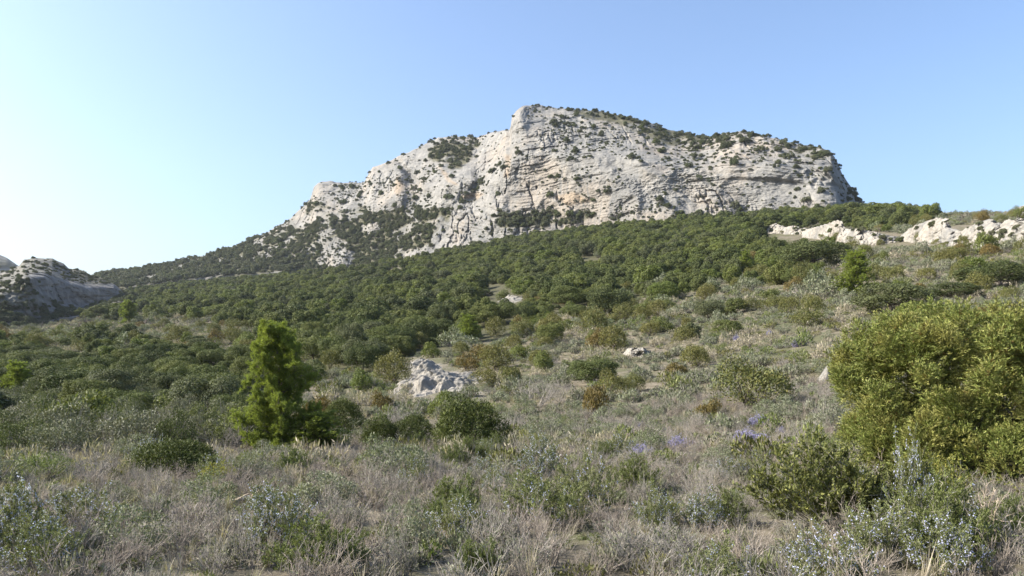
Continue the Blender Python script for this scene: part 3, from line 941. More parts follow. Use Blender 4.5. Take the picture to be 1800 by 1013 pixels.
def big_juniper(seed, R=2.1, H=2.95):
    r = np.random.default_rng(seed)
    # main boughs, each carrying its own knobbly lobes
    bough = []
    for i in range(58):
        az = i * 2.4
        el = r.uniform(-.75, 1.0)
        d = np.array([math.cos(az) * math.cos(el), math.sin(az) * math.cos(el) * .9, math.sin(el)])
        d = np.sign(d) * np.abs(d) ** .75
        bough.append(d * np.array([R, R, H * .5]) * r.uniform(.52, .86) + np.array([0, 0, H * .46]))
    for i in range(22):
        az = i * .2856 * 2
        bough.append(np.array([math.cos(az) * R * r.uniform(.6, .84), math.sin(az) * R * .9 * r.uniform(.6, .84), r.uniform(.25, .75)]))
    bough = np.array(bough)
    c, rad = [], []
    for bq in bough:
        for j in range(4):
            q = bq + rdirs(r, 1)[0] * r.uniform(.15, .45) * np.array([1, 1, .9])
            q[2] = max(q[2], .14)
            c.append(q)
            rad.append(r.uniform(.10, .22))
    for i in range(70):
        az = r.uniform(0, 2 * math.pi)
        el = r.uniform(.0, 1.3)
        d = np.array([math.cos(az) * math.cos(el), math.sin(az) * math.cos(el) * .9, math.sin(el)])
        q = np.sign(d) * np.abs(d) ** .75 * np.array([R, R, H * .5]) * .86 + np.array([0, 0, H * .46])
        for j in range(3):
            c.append(q + unit(d + np.array([0, 0, .9])) * .13 * j)
            rad.append(.12 - .03 * j)
    c, rad = np.array(c), np.array(rad)
    nl = len(c)
    n = 40000
    k = r.choice(nl, n, p=rad ** 2 / (rad ** 2).sum())
    dd = rdirs(r, n)
    dd[:, 2] = np.where((dd[:, 2] < 0) & (r.random(n) < .6), -dd[:, 2], dd[:, 2])
    P = c[k] + dd * (rad[k] * r.uniform(.7, 1.1, n))[:, None] * np.array([1, 1, 1.2])
    keep = np.ones(n, bool)
    for j in range(nl):
        keep &= ~((np.linalg.norm(P - c[j], axis=1) < .66 * rad[j]) & (r.random(n) < .9))
    keep &= P[:, 2] > .05
    P, dd = P[keep], dd[keep]
    D = unit(dd + np.array([0, 0, .7]) + r.normal(size=dd.shape) * .25)
    fol = Acc().add(sprays(r, P, D, 18, .06, .0105, .15)).mesh("foliage", [M_junbig])
    b = r.random(len(P)) < .05
    tipm = Acc().add(sprays(r, P[b] + D[b] * .05, D[b], 9, .05, .016, .06)).mesh("rusty_sprays", [M_junb])
    st = limbs(r, bough * .8, rad, .2, .05, 24, .2)
    return dict(w=2 * R, h=H, parts=[("stem", st.mesh("stem", [M_bark])), ("foliage", fol), ("rusty_sprays", tipm)])

def pine(seed, H=5.0, R=1.35, tufts=2600, need=13, L=.13, Wd=.012, gap=.5):
    r = np.random.default_rng(seed)
    A = Acc()
    top = np.array([.12 * H * r.normal() * .2, 0, H * .97])
    tp = branch_path(r, (0, 0, -.2), top, 9, .015)
    A.add(tube(tp, np.linspace(.02 * H, .004 * H, 9), 8))
    P, D = [], []
    nb = 62
    for i in range(nb):
        f = .05 + .91 * (i / nb) + r.uniform(-.01, .01)
        base = np.array([np.interp(f, np.linspace(0, 1, 9), tp[:, q]) for q in range(3)])
        az = i * 2.4 + r.uniform(-.5, .5)
        prof = float(np.interp(f, [0, .08, .22, .4, .6, .85, 1], [.9, 1, .95, .80, .74, .5, .10])) * r.uniform(.5, 1.1)
        Lb = R * prof + .12
        rise = r.uniform(.05, .55) + .7 * f
        end = base + np.array([math.cos(az), math.sin(az), rise]) * Lb
        bp = branch_path(r, base, end, 5, .05)
        A.add(tube(bp, np.linspace(.0055 * H * (1.1 - f), .0012 * H, 5), 5))
        for s in range(max(8, int(34 * prof) + 6)):
            t = r.uniform(.12, 1.02)
            st = base + (end - base) * t
            dr = unit((end - base) / Lb * .45 + rdirs(r, 1)[0] * .95 + np.array([0, 0, .4]))
            e2 = st + dr * r.uniform(.16, .42) * (.6 + .5 * R / 1.35) * (.5 + .7 * prof)
            A.add(tube([st, (st + e2) / 2, e2], [.0012 * H, .001 * H, .0006 * H], 4))
            nt_ = max(3, int(tufts / (nb * 21)))
            tt = r.uniform(.25, 1.05, nt_)[:, None]
            P.append(st + (e2 - st) * tt + r.normal(size=(nt_, 3)) * .035 * H / 5)
            D.append(unit(np.repeat(dr[None], nt_, 0) + r.normal(size=(nt_, 3)) * .5 + np.array([0, 0, .3])))
    P, D = np.concatenate(P), np.concatenate(D)
    cr = Acc().add(sprays(r, P, D, need, L, Wd, .05)).mesh("crown", [M_pine])
    return dict(w=2 * R, h=H, parts=[("trunk", A.mesh("trunk", [M_bark])), ("crown", cr)])

def rosemary(seed, R=.55, H=.75, stems=34, per=44, L=.03, Wd=.006, flowers=.35, mat=None, lean=(0, 0), fl_mat=None, side=7):
    """leafy many-stemmed bush: crooked stems, side shoots clothed in leaves, flowers among the upper leaves"""
    r = np.random.default_rng(seed)
    az = r.uniform(0, 2 * math.pi, stems)
    q = np.sqrt(r.random(stems))
    root = np.stack([np.cos(az) * q * .3 * R, np.sin(az) * q * .3 * R, np.zeros(stems) - .03], -1)
    tip = np.stack([np.cos(az) * q * R * .9 + lean[0], np.sin(az) * q * R * .9 + lean[1], H * (1.0 - .5 * q ** 2) * r.uniform(.5, 1.02, stems)], -1)
    P0, P1, R0, R1, LP, LD, FP = [], [], [], [], [], [], []
    def shoot(a, e, rad, leafy):
        m = a * .5 + e * .5 + r.normal(size=3) * np.linalg.norm(e - a) * .13
        for i, (p, p2) in enumerate(((a, m), (m, e))):
            P0.append(p); P1.append(p2)
            R0.append(rad * (1 - .4 * i)); R1.append(rad * (.6 - .35 * i))
        t = leafy[0] + (1 - leafy[0]) * r.random(leafy[1])
        t = t[:, None]
        LP.append(a * (1 - t) ** 2 + 2 * m * t * (1 - t) + e * t * t)
        LD.append(np.repeat(unit(e - a)[None], len(t), 0))
        return m
    for s in range(stems):
        m = shoot(root[s], tip[s], .0065 * R / .55, (.45, per // 2))
        for k in range(side):
            f = r.uniform(.35, 1.0)
            a = (root[s] * (1 - f) ** 2 + 2 * m * f * (1 - f) + tip[s] * f * f)
            dr = unit(rdirs(r, 1)[0] * .8 + unit(tip[s] - root[s]) * .5 + np.array([0, 0, .55]))
            e = a + dr * r.uniform(.10, .30) * H
            e[2] = max(e[2], .03)
            shoot(a, e, .003 * R / .55, (.1, per))
            if r.random() < flowers:
                nf = r.integers(4, 12)
                FP.append(e + r.normal(size=(nf, 3)) * .016 - dr * r.uniform(0, .13, nf)[:, None])
    A = Acc().add(prisms(np.array(P0), np.array(P1), np.array(R0), np.array(R1)))
    LP, LD = np.concatenate(LP), np.concatenate(LD)
    n = len(LP)
    LP = LP + r.normal(size=(n, 3)) * .006
    ax = unit(LD * .8 + rdirs(r, n) * .9 + np.array([0, 0, .25]))
    fol = Acc().add(leaves(LP, ax, unit(np.cross(ax, rdirs(r, n))), L * r.uniform(.6, 1.3, n), Wd)).mesh("foliage", [mat or M_rose])
    parts = [("stem", A.mesh("stem", [M_twig])), ("foliage", fol)]
    if FP:
        FP = np.concatenate(FP)
        n = len(FP)
        k = np.repeat(np.arange(n), 3)
        ax = unit(rdirs(r, n * 3) + np.array([0, 0, .3]))
        parts.append(("blossom", Acc().add(leaves(FP[k], ax, unit(np.cross(ax, rdirs(r, n * 3))), .015, .012)).mesh("blossom", [fl_mat or M_ros_fl])))
    return dict(w=2 * R * .95, h=H, parts=parts)

def leafy_shrub(seed, R=.6, H=.75, n=3500, L=.035, Wd=.016, nl=22, mat=None, twigs=40, mat_t=None):
    """open greyish shrub: leaf clumps at the ends of visible twigs"""
    r = np.random.default_rng(seed)
    d = unit(np.stack([r.normal(size=nl), r.normal(size=nl), np.abs(r.normal(size=nl)) * .9], -1))
    c = d * r.uniform(.4, .85, nl)[:, None] * np.array([R, R, H * .8]) + np.array([0, 0, H * .12])
    rad = r.uniform(.16, .30, nl) * R
    A = Acc()
    k = r.integers(0, nl, twigs)
    ends = c[k] + rdirs(r, twigs) * rad[k][:, None]
    ends[:, 2] = np.abs(ends[:, 2])
    base = r.normal(size=(twigs, 3)) * np.array([.08, .08, 0]) * R
    mid = base * .5 + ends * .5 + r.normal(size=(twigs, 3)) * .06 * R
    A.add(prisms(base, mid, .010 * R / .6, .006 * R / .6)).add(prisms(mid, ends, .006 * R / .6, .002 * R / .6))
    fol = Acc().add(lobed_leaves(r, c, rad, n, L, Wd, squash=.9, up=.3, shell=(.35, 1.15), axis_up=.4)).mesh("foliage", [mat or M_grey])
    return dict(w=2 * R, h=H, parts=[("stem", A.mesh("stem", [mat_t or M_twig])), ("foliage", fol)])

def bare_shrub(seed, R=.9, H=1.3, mat=None, stems=16, levels=4, rad=.011, kids=(3, 4)):
    r = np.random.default_rng(seed)
    az = r.uniform(0, 2 * math.pi, stems)
    roots = np.stack([np.cos(az) * .12 * R, np.sin(az) * .12 * R, az * 0 - .03], -1)
    dirs = np.stack([np.cos(az) * R * .55, np.sin(az) * R * .55, np.full(stems, H * .55)], -1) * r.uniform(.6, 1.2, (stems, 1)) + r.normal(size=(stems, 3)) * .12
    S, tips, td = twig_tree(r, roots, dirs, H * .42, rad, levels, kids, .55, .62, 3, .22, .2)
    A = Acc().add(prisms(S[0], S[1], S[2], np.maximum(S[3], .0012)))
    return dict(w=2 * R, h=H, parts=[("twigs", A.mesh("twigs", [mat or M_twig]))])

def dwarf_dry(seed, R=.28, H=.34, stems=26, mat=None, leafn=160, lmat=None):
    """wiry dwarf shrub of the foreground, with a few greyish leaves"""
    r = np.random.default_rng(seed)
    az = r.uniform(0, 2 * math.pi, stems)
    q = r.uniform(.1, 1, stems)
    roots = np.stack([np.cos(az) * .35 * R * q, np.sin(az) * .35 * R * q, az * 0 - .03], -1)
    dirs = np.stack([np.cos(az) * R * q, np.sin(az) * R * q, np.full(stems, H * .9)], -1) + r.normal(size=(stems, 3)) * .05
    S, tips, td = twig_tree(r, roots, dirs, H * .5, .0042, 3, (3, 4), .5, .6, 2, .2, .2)
    A = Acc().add(prisms(S[0], S[1], S[2], np.maximum(S[3], .0012)), 0)
    if leafn:
        k = r.integers(0, len(tips), leafn)
        p = tips[k] - td[k] * r.uniform(0, .07, leafn)[:, None]
        ax = unit(td[k] + rdirs(r, leafn) * .9)
        A.add(leaves(p, ax, unit(np.cross(ax, rdirs(r, leafn))), .022, .007), 1)
    return dict(w=2 * R, h=H, parts=[("twigs", A.mesh("twigs", [mat or M_twigb, lmat or M_grey]))])

def tuft(seed, R=.14, H=.32, n=38, wd=.0045):
    r = np.random.default_rng(seed)
    az = r.uniform(0, 2 * math.pi, n)
    b = np.stack([np.cos(az), np.sin(az), az * 0], -1) * (r.random(n) * R * .35)[:, None]
    b[:, 2] = -.02
    out = np.stack([np.cos(az), np.sin(az), az * 0], -1) + r.normal(size=(n, 3)) * [.4, .4, 0]
    h = H * r.uniform(.35, 1.1, n)[:, None]
    rr = R * r.uniform(.2, 1.3, n)[:, None]
    m = b + out * rr * .35 + np.array([0, 0, 1.]) * h * .65
    t = b + out * rr + np.array([0, 0, 1.]) * h
    side = unit(np.cross(out, [0, 0, 1.])) * wd
    V = np.stack([b - side, b + side, m + side * .8, m - side * .8, t - side * .15, t + side * .15], 1).reshape(-1, 3)
    o = np.arange(n)[:, None, None] * 6
    Q = (np.array([[0, 1, 2, 3], [3, 2, 5, 4]])[None] + o).reshape(-1, 4)
    return dict(w=2 * R, h=H, parts=[("blades", Acc().add((V, Q)).mesh("blades", [M_straw]))])

def scrub(seed, R=.5, H=.45, n=420, L=.10, Wd=.05, mat=None, tw=60):
    """low mixed garrigue cushion seen from some way off: leaves and twigs in one clump"""
    r = np.random.default_rng(seed)
    nl = 9
    d = unit(np.stack([r.normal(size=nl), r.normal(size=nl), np.abs(r.normal(size=nl)) * .6], -1))
    c = d * r.uniform(.3, .8, nl)[:, None] * np.array([R, R, H * .7])
    rad = r.uniform(.25, .42, nl) * R
    A = Acc().add(lobed_leaves(r, c, rad, n, L, Wd, squash=.8, shell=(.6, 1.15), axis_up=.6), 0)
    e = c[r.integers(0, nl, tw)] + rdirs(r, tw) * .3 * R
    e[:, 2] = np.abs(e[:, 2]) + .1 * H
    A.add(prisms(e * [.2, .2, 0.], e * 1.12, .007 * R / .5, .004 * R / .5), 1)
    return dict(w=2 * R, h=H, parts=[("foliage", A.mesh("foliage", [mat or M_grey, M_twig]))])

# ------------------------------------------------------------------ placing
counts = {}
def place(var, name, X, Y, Z, wm, hm, rot, label, cat, group=None, parts=True, tilt=(0, 0)):
    s = (wm / var["w"], wm / var["w"], hm / var["h"])
    pl = var["parts"]
    if len(pl) == 1 or not parts:
        o = link(name, pl[-1][1] if len(pl) == 1 else var["far"], (X, Y, Z))
    else:
        o = link(name, None, (X, Y, Z))
        for pn, me in pl:
            link(pn, me, (0, 0, 0), o)
    o.scale = s
    o.rotation_euler = (tilt[0], tilt[1], rot)
    tag(o, label, cat, group)
    if "src" not in var and (len(pl) == 1 or parts):
        var["src"] = o if len(pl) == 1 else o.children[-1] if o.children else None
    return o

def stuff(name, P, S, rot, idx, sources, label, cat):
    """what nobody could count: many small plants as one object"""
    me = bpy.data.meshes.new(name)
    me.vertices.add(len(P))
    me.vertices.foreach_set("co", np.asarray(P, np.float32).ravel())
    a = me.attributes.new("size", 'FLOAT_VECTOR', 'POINT')
    a.data.foreach_set("vector", np.asarray(S, np.float32).ravel())
    a = me.attributes.new("turn", 'FLOAT_VECTOR', 'POINT')
    a.data.foreach_set("vector", np.asarray(rot, np.float32).ravel())
    a = me.attributes.new("which", 'INT', 'POINT')
    a.data.foreach_set("value", np.asarray(idx, np.int32).ravel())
    o = link(name, me)
    tag(o, label, cat, None, "stuff")
    ng = bpy.data.node_groups.new(name, 'GeometryNodeTree')
    ng.interface.new_socket("Geometry", in_out='INPUT', socket_type='NodeSocketGeometry')
    ng.interface.new_socket("Geometry", in_out='OUTPUT', socket_type='NodeSocketGeometry')
    gi, go = ng.nodes.new("NodeGroupInput"), ng.nodes.new("NodeGroupOutput")
    jn = ng.nodes.new("GeometryNodeGeometryToInstance")
    for s in sources:
        oi = ng.nodes.new("GeometryNodeObjectInfo")
        oi.inputs["Object"].default_value = s
        oi.inputs["As Instance"].default_value = False
        ng.links.new(oi.outputs["Geometry"], jn.inputs[0])
    ip = ng.nodes.new("GeometryNodeInstanceOnPoints")
    ip.inputs["Pick Instance"].default_value = True
    ng.links.new(gi.outputs[0], ip.inputs["Points"])
    ng.links.new(jn.outputs[0], ip.inputs["Instance"])
    for nm, typ, sock in (("size", 'FLOAT_VECTOR', "Scale"), ("turn", 'FLOAT_VECTOR', "Rotation"), ("which", 'INT', "Instance Index")):
        na = ng.nodes.new("GeometryNodeInputNamedAttribute")
        na.data_type = typ
        na.inputs["Name"].default_value = nm
        ng.links.new(na.outputs[0], ip.inputs[sock])
    ng.links.new(ip.outputs[0], go.inputs[0])
    md = o.modifiers.new("plants", 'NODES')
    md.node_group = ng
    return o

def scatter_xy(ymin, ymax, spacing, seed, umin=-130, umax=1930, jitter=.48, pad=0.0):
    """jittered grid of points over the visible wedge, in metres"""
    r = np.random.default_rng(seed)
    xs = np.arange((umin - U0) / F * ymax - pad, (umax - U0) / F * ymax + pad, spacing)
    ys = np.arange(ymin, ymax, spacing)
    X, Y = np.meshgrid(xs, ys)
    X, Y = X.ravel(), Y.ravel()
    X = X + r.uniform(-jitter, jitter, len(X)) * spacing
    Y = Y + r.uniform(-jitter, jitter, len(Y)) * spacing
    u = U0 + F * X / Y
    k = (u > umin - pad * F / Y) & (u < umax + pad * F / Y) & (Y > ymin) & (Y < ymax)
    X, Y = X[k], Y[k]
    Z = gz(X, Y)
    u, v = uv_of(X, Y, Z)
    return X, Y, Z, u, v, np.random.default_rng(seed + 1)
# ------------------------------------------------------------------ the plants as they stand
PI2 = 2 * math.pi
M_grey2 = leaf_mat("dull_green_leaves", [(0.10, 0.112, 0.06), (0.125, 0.13, 0.07), (0.14, 0.14, 0.09)], (0.20, 0.20, 0.13), .4, .15)
oak_near = [oak(100 + i, n=19000, L=.12, Wd=.08, nl=30) for i in range(4)]
oak_far = [oak(120 + i, R=2.3, H=[3.6, 4.6, 4.0, 3.1, 4.2][i], n=9000, L=.2, Wd=.14, nl=[24, 16, 30, 20, 26][i]) for i in range(5)]
oak_brt = [oak(130 + i, n=17000, L=.12, Wd=.08, nl=28, leafmat=M_oak2) for i in range(2)]
oak_brt_far = [oak(135 + i, n=8000, L=.2, Wd=.14, nl=22, leafmat=M_oak2) for i in range(2)]
jun_near = [cushion(140 + i, mat=M_jund, n=34000, L=.065, Wd=.02, H=[1.35, 1.1, 1.6][i], nl=30) for i in range(3)]
jun_mid = [cushion(150 + i, n=6500, L=.085, Wd=.035, H=[1.3, 1.05, 1.6, .9][i], nl=18) for i in range(4)]
rust_mid = [cushion(160 + i, n=4200, L=.11, Wd=.045, H=[1.3, 1.0][i], mat=M_junb) for i in range(2)]
bright_mid = [cushion(165 + i, n=4200, L=.12, Wd=.055, H=[1.3, 1.1][i], mat=M_oak2, upright=.2) for i in range(2)]
grey_near = [leafy_shrub(170 + i, n=5200, L=.04, Wd=.017, twigs=90) for i in range(3)]
grey_mid = [leafy_shrub(175 + i, n=1500, L=.085, Wd=.04, twigs=40) for i in range(3)]
thick_var = [leafy_shrub(330 + i, R=.75, H=1.0, n=9000, L=.045, Wd=.02, twigs=120, nl=34, mat=[M_grey2, M_oak, M_grey2][i]) for i in range(3)]
green_near = [leafy_shrub(180 + i, n=9000, L=.03, Wd=.011, mat=M_green, twigs=60, nl=34) for i in range(2)]
yel_near = [leafy_shrub(185 + i, n=2600, L=.045, Wd=.022, mat=M_yel, twigs=40) for i in range(2)]
rose_near = [rosemary(190 + i, stems=38, per=44, L=.032, Wd=.0085, flowers=[.4, .2, .65][i]) for i in range(3)]
rose_plain = [rosemary(195 + i, stems=42, per=48, L=.03, Wd=.0095, side=9, flowers=0, mat=M_green) for i in range(2)]
bare_near = [bare_shrub(200 + i) for i in range(3)]
dry_var = [dwarf_dry(210 + i, leafn=[60, 220, 0, 320][i], mat=[M_twigb, M_twig, M_twigb, M_twig][i], lmat=[M_grey, M_rose, M_grey, M_grey][i]) for i in range(4)]
tufts = [tuft(220 + i, R=[.14, .10, .18, .12][i], H=[.30, .40, .22, .26][i], n=[44, 30, 46, 36][i]) for i in range(4)]
scr_grey = [scrub(230 + i, mat=[M_grey, M_grey2, M_grey][i], n=700, L=.075, Wd=.035, tw=110) for i in range(3)]
scr_dry = [scrub(234 + i, mat=M_straw, n=300, L=.11, Wd=.03) for i in range(2)]
scr_green = [scrub(237 + i, mat=[M_jun, M_rose][i], n=700, L=.075, Wd=.03, H=.5) for i in range(2)]
scr_rose = [scrub(240, mat=M_green, n=700, L=.07, Wd=.03)]
M_mtleaf = leaf_mat("mountain_scrub_leaves", [(0.06, 0.07, 0.036), (0.09, 0.10, 0.05), (0.125, 0.128, 0.075), (0.075, 0.092, 0.04), (0.105, 0.122, 0.045)], (0.13, 0.135, 0.07), .4, .12, .6, .12)
mt_shrub = [oak(250 + i, R=1.5, H=2.2, n=1800, L=.26, Wd=.18, nl=14, leafmat=M_mtleaf) for i in range(3)]
for vv in oak_far + oak_brt_far + mt_shrub:
    vv["parts"] = [vv["parts"][1]]           # too far off to show a trunk
pur = [rosemary(260, R=.4, H=.5, stems=46, per=14, flowers=2.0, side=10, fl_mat=M_pur_fl, mat=M_grey)]

boxes = [(1122, 628, 60, 20), (775, 700, 170, 74), (885, 530, 84, 32), (926, 592, 30, 12), (1035, 456, 34, 8), (1450, 672, 26, 12), (1740, 438, 320, 50), (1470, 424, 260, 34)]
taken = []        # (x, y, radius) of the plants placed by survey
def survey(var, name, u, vb, hpx, wpx, label, cat, rot=None, group=None, tilt=(0, 0), k=0):
    X, Y, Z = ground_at(u, vb)
    taken.append((X, Y, wpx * Y / F * .45))
    boxes.append((u, vb, wpx, hpx))
    v = var[k % len(var)]
    o = place(v, name, X, Y, Z - .03, wpx * Y / F, hpx * Y / F, R.uniform(0, PI2) if rot is None else rot, label, cat, group, tilt=tilt)
    return o

# pines
pine_a = pine(301, H=5.0, R=1.55, tufts=16000, need=13, L=.13, Wd=.0125)
pine_b = pine(302, H=5.0, R=1.3, tufts=4600, need=9, L=.17, Wd=.03)
survey([pine_a], "pine_tree", 486, 800, 228, 128, "tall bright green pine standing alone on the left", "pine tree", .6)
survey([pine_b], "pine_tree", 1503, 522, 80, 56, "small feathery pine on the upper right slope below the pale outcrops", "pine tree", 1.0)
survey([pine_b], "pine_tree", 822, 604, 50, 40, "young bright green pine in front of the woodland above the crumbling white outcrop", "pine tree", 2.2)
survey([pine_b], "pine_tree", 30, 700, 64, 48, "young yellow-green pine at the left edge above the grey thicket", "pine tree", 3.0)
survey([pine_b], "pine_tree", 226, 572, 42, 30, "small pale pine on the open ground right of the shaded crag", "pine tree", 4.0)
survey([pine_b], "pine_tree", 1311, 484, 42, 26, "slim bright pine at the right-hand edge of the woodland", "pine tree", 5.0)
survey([pine_b], "pine_tree", 562, 800, 76, 100, "low bright sapling pine at the foot of the tall pine", "pine tree", 5.5)

# the big juniper and what stands before it
bj = big_juniper(311)
X, Y, Z = ground_at(1668, 905)
Y0 = 11.3
X = (1735 - U0) / F * Y0
place(bj, "juniper_bush", X, Y0, float(gz(X, Y0)) - .12, 4.5, 2.78, .4, "huge golden green juniper filling the right edge", "juniper bush")
taken.append((X, Y0, 1.9))

J = [  # kind, u, foot, height, width, label
 (jun_near, 0, 820, 796, 106, 146, "large rounded dark green juniper in the centre, behind a silvery shrub"),
 (jun_near, 1, 312, 840, 78, 150, "low broad dark juniper left of the tall pine, in front of the grey thicket"),
 (jun_near, 2, 724, 786, 66, 82, "upright dark green juniper just left of the large rounded central one"),
 (jun_near, 0, 668, 790, 64, 72, "narrow dark juniper left of the upright one beside the big central bush"),
 (jun_near, 2, 604, 768, 80, 74, "tall leafy light green bush between the tall pine and the central junipers"),
 (jun_mid, 0, 870, 652, 50, 66, "dark rounded juniper right of the crumbling white outcrop"),
 (rust_mid, 0, 822, 652, 34, 44, "small brownish juniper against the top of the crumbling white outcrop"),
 (rust_mid, 1, 845, 640, 34, 54, "brown-topped juniper behind the dark rounded one near the white outcrop"),
 (jun_mid, 3, 905, 617, 28, 32, "small dark round juniper above the crumbling white outcrop"),
 (rust_mid, 0, 1052, 615, 40, 48, "brown juniper, left one of the pair beside the white boulder"),
 (jun_mid, 1, 1082, 616, 44, 58, "olive juniper, right one of the brown pair beside the white boulder"),
 (rust_mid, 1, 1048, 730, 52, 54, "golden brown conical juniper below the grey bare shrub, mid slope"),
 (jun_mid, 2, 1076, 700, 58, 54, "dark green pointed juniper rising behind the golden brown one"),
 (jun_mid, 0, 1115, 690, 36, 42, "dark juniper right of the pointed one on the mid slope"),
 (jun_mid, 1, 1222, 646, 40, 60, "dark spreading juniper right of the white boulder"),
 (rust_mid, 1, 1190, 668, 30, 46, "small rusty juniper below the spreading one right of the white boulder"),
 (jun_mid, 2, 922, 594, 40, 52, "dark green juniper at the woodland edge right of the young pine"),
 (jun_mid, 1, 868, 592, 34, 44, "round green juniper beside the young bright pine"),
 (jun_mid, 3, 583, 652, 38, 44, "round bright-edged green juniper alone on the slope right of the tall pine"),
 (jun_mid, 0, 690, 676, 62, 70, "green juniper touching the left side of the crumbling white outcrop"),
 (rust_mid, 0, 672, 724, 40, 46, "brown-olive juniper on the grey slope right of the tall pine"),
 (rust_mid, 1, 556, 756, 58, 70, "rusty juniper tucked against the right side of the tall pine"),
 (rust_mid, 0, 1246, 738, 40, 52, "orange-brown withered juniper alone on the open right slope"),
 (jun_mid, 3, 1626, 493, 22, 44, "low round green bush below the big right-hand outcrop"),
 (bright_mid, 0, 1432, 489, 26, 34, "bright green round bush left of the small feathery pine"),
 (jun_mid, 1, 1462, 497, 20, 30, "small olive bush between the bright green one and the feathery pine"),
 (rust_mid, 0, 1396, 514, 28, 38, "golden brown bush on the upper slope left of the feathery pine"),
 (bright_mid, 1, 1352, 530, 24, 34, "yellowish bush on the open slope below the slim bright pine"),
 (jun_mid, 0, 1096, 566, 34, 48, "green juniper above the brown pair on the mid slope, left of its twin"),
 (jun_mid, 2, 1126, 568, 32, 46, "dark green twin of the juniper above the brown pair"),
 (jun_mid, 1, 960, 612, 20, 34, "small olive bush left of the brown pair of junipers"),
 (jun_mid, 0, 1420, 575, 34, 64, "broad grey-olive juniper on the right slope left of the huge golden one"),
 (rust_mid, 1, 1722, 566, 26, 70, "rusty low bush at the right behind the huge golden juniper"),
 (bright_mid, 1, 1610, 560, 34, 60, "yellow-green low bush behind the crown of the huge golden juniper"),
 (jun_mid, 3, 300, 590, 16, 28, "small dark bush on the far open ground left of the tall pine"),
 (jun_mid, 0, 420, 583, 22, 50, "dark low bush on the open ground above the tall pine's top"),
 (jun_mid, 2, 142, 620, 26, 34, "pointed dark bush on the open ground at the far left"),
 (bright_mid, 0, 295, 742, 48, 72, "bright yellow-green bush in the hollow above the low broad juniper"),
 (bright_mid, 1, 195, 748, 28, 26, "small bright green bush in the grey thicket on the left"),
]
for var, k, u, vb, h, wd, lab in J:
    survey(var, "juniper_bush" if var not in (bright_mid,) else "green_bush", u, vb, h, wd, lab, "juniper bush" if var not in (bright_mid,) else "bush", k=k)

O = [
 (1432, 474, 62, 112, "large dark holm oak at the right end of the woodland"),
 (1566, 550, 62, 118, "broad dark kermes oak right below the small feathery pine"),
 (1758, 508, 56, 120, "spreading green oak at the right edge above the huge golden juniper"),
 (1672, 528, 34, 90, "low green oak scrub left of the spreading oak at the right edge"),
 (1042, 676, 58, 88, "dark grey-green oak bush right of the bare grey shrub mid slope"),
 (858, 572, 44, 70, "dark oak at the lower edge of the woodland right of the young pine"),
 (905, 568, 44, 60, "dark oak at the lower edge of the woodland above the dark green juniper"),
 (1000, 540, 42, 66, "rounded oak at the lower right edge of the woodland"),
]
for i, (u, vb, h, wd, lab) in enumerate(O):
    survey(oak_near, "holm_oak", u, vb, h, wd, lab, "oak tree", k=i)

B = [
 (942, 716, 76, 116, "large leafless grey shrub on the mid slope right of the crumbling outcrop"),
 (392, 796, 78, 92, "leafless grey shrub just left of the tall pine"),
 (702, 752, 48, 92, "leafless grey shrub below the crumbling white outcrop"),
 (452, 826, 40, 70, "small bare shrub at the foot of the tall pine"),
 (985, 706, 52, 60, "thin bare shrub with pale stems beside the large leafless one"),
 (1142, 606, 20, 34, "mauve-brown bare bush right behind the white boulder"),
]
for i, (u, vb, h, wd, lab) in enumerate(B):
    survey(bare_near, "bare_shrub", u, vb, h, wd, lab, "bare shrub", k=i)

GS = [
 (362, 892, 76, 136, "grey-green bushy shrub in the left foreground behind the fallen branch"),
 (572, 892, 84, 138, "open grey shrub with dark stems in the left centre foreground"),
 (212, 882, 44, 66, "small grey-brown shrub by the stony path on the left"),
 (852, 806, 42, 88, "silvery shrub in front of the large central juniper"),
 (682, 812, 46, 84, "grey-green shrub left of the silvery one near the central juniper"),
 (470, 812, 44, 84, "silvery grey shrub at the base of the tall pine"),
 (34, 896, 46, 84, "dark grey shrub at the left edge beside the stony path"),
 (1065, 770, 34, 70, "pale grey-green shrub on the slope right of the central juniper"),
 (1265, 812, 44, 100, "grass-green shrub below the violet flowers"),
 (1195, 752, 26, 54, "grey-green shrub left of the violet flowers"),
 (590, 800, 42, 60, "bluish grey shrub right of the sapling pine"),
]
for i, (u, vb, h, wd, lab) in enumerate(GS):
    survey(grey_near, "grey_shrub", u, vb, h, wd, lab, "shrub", k=i)

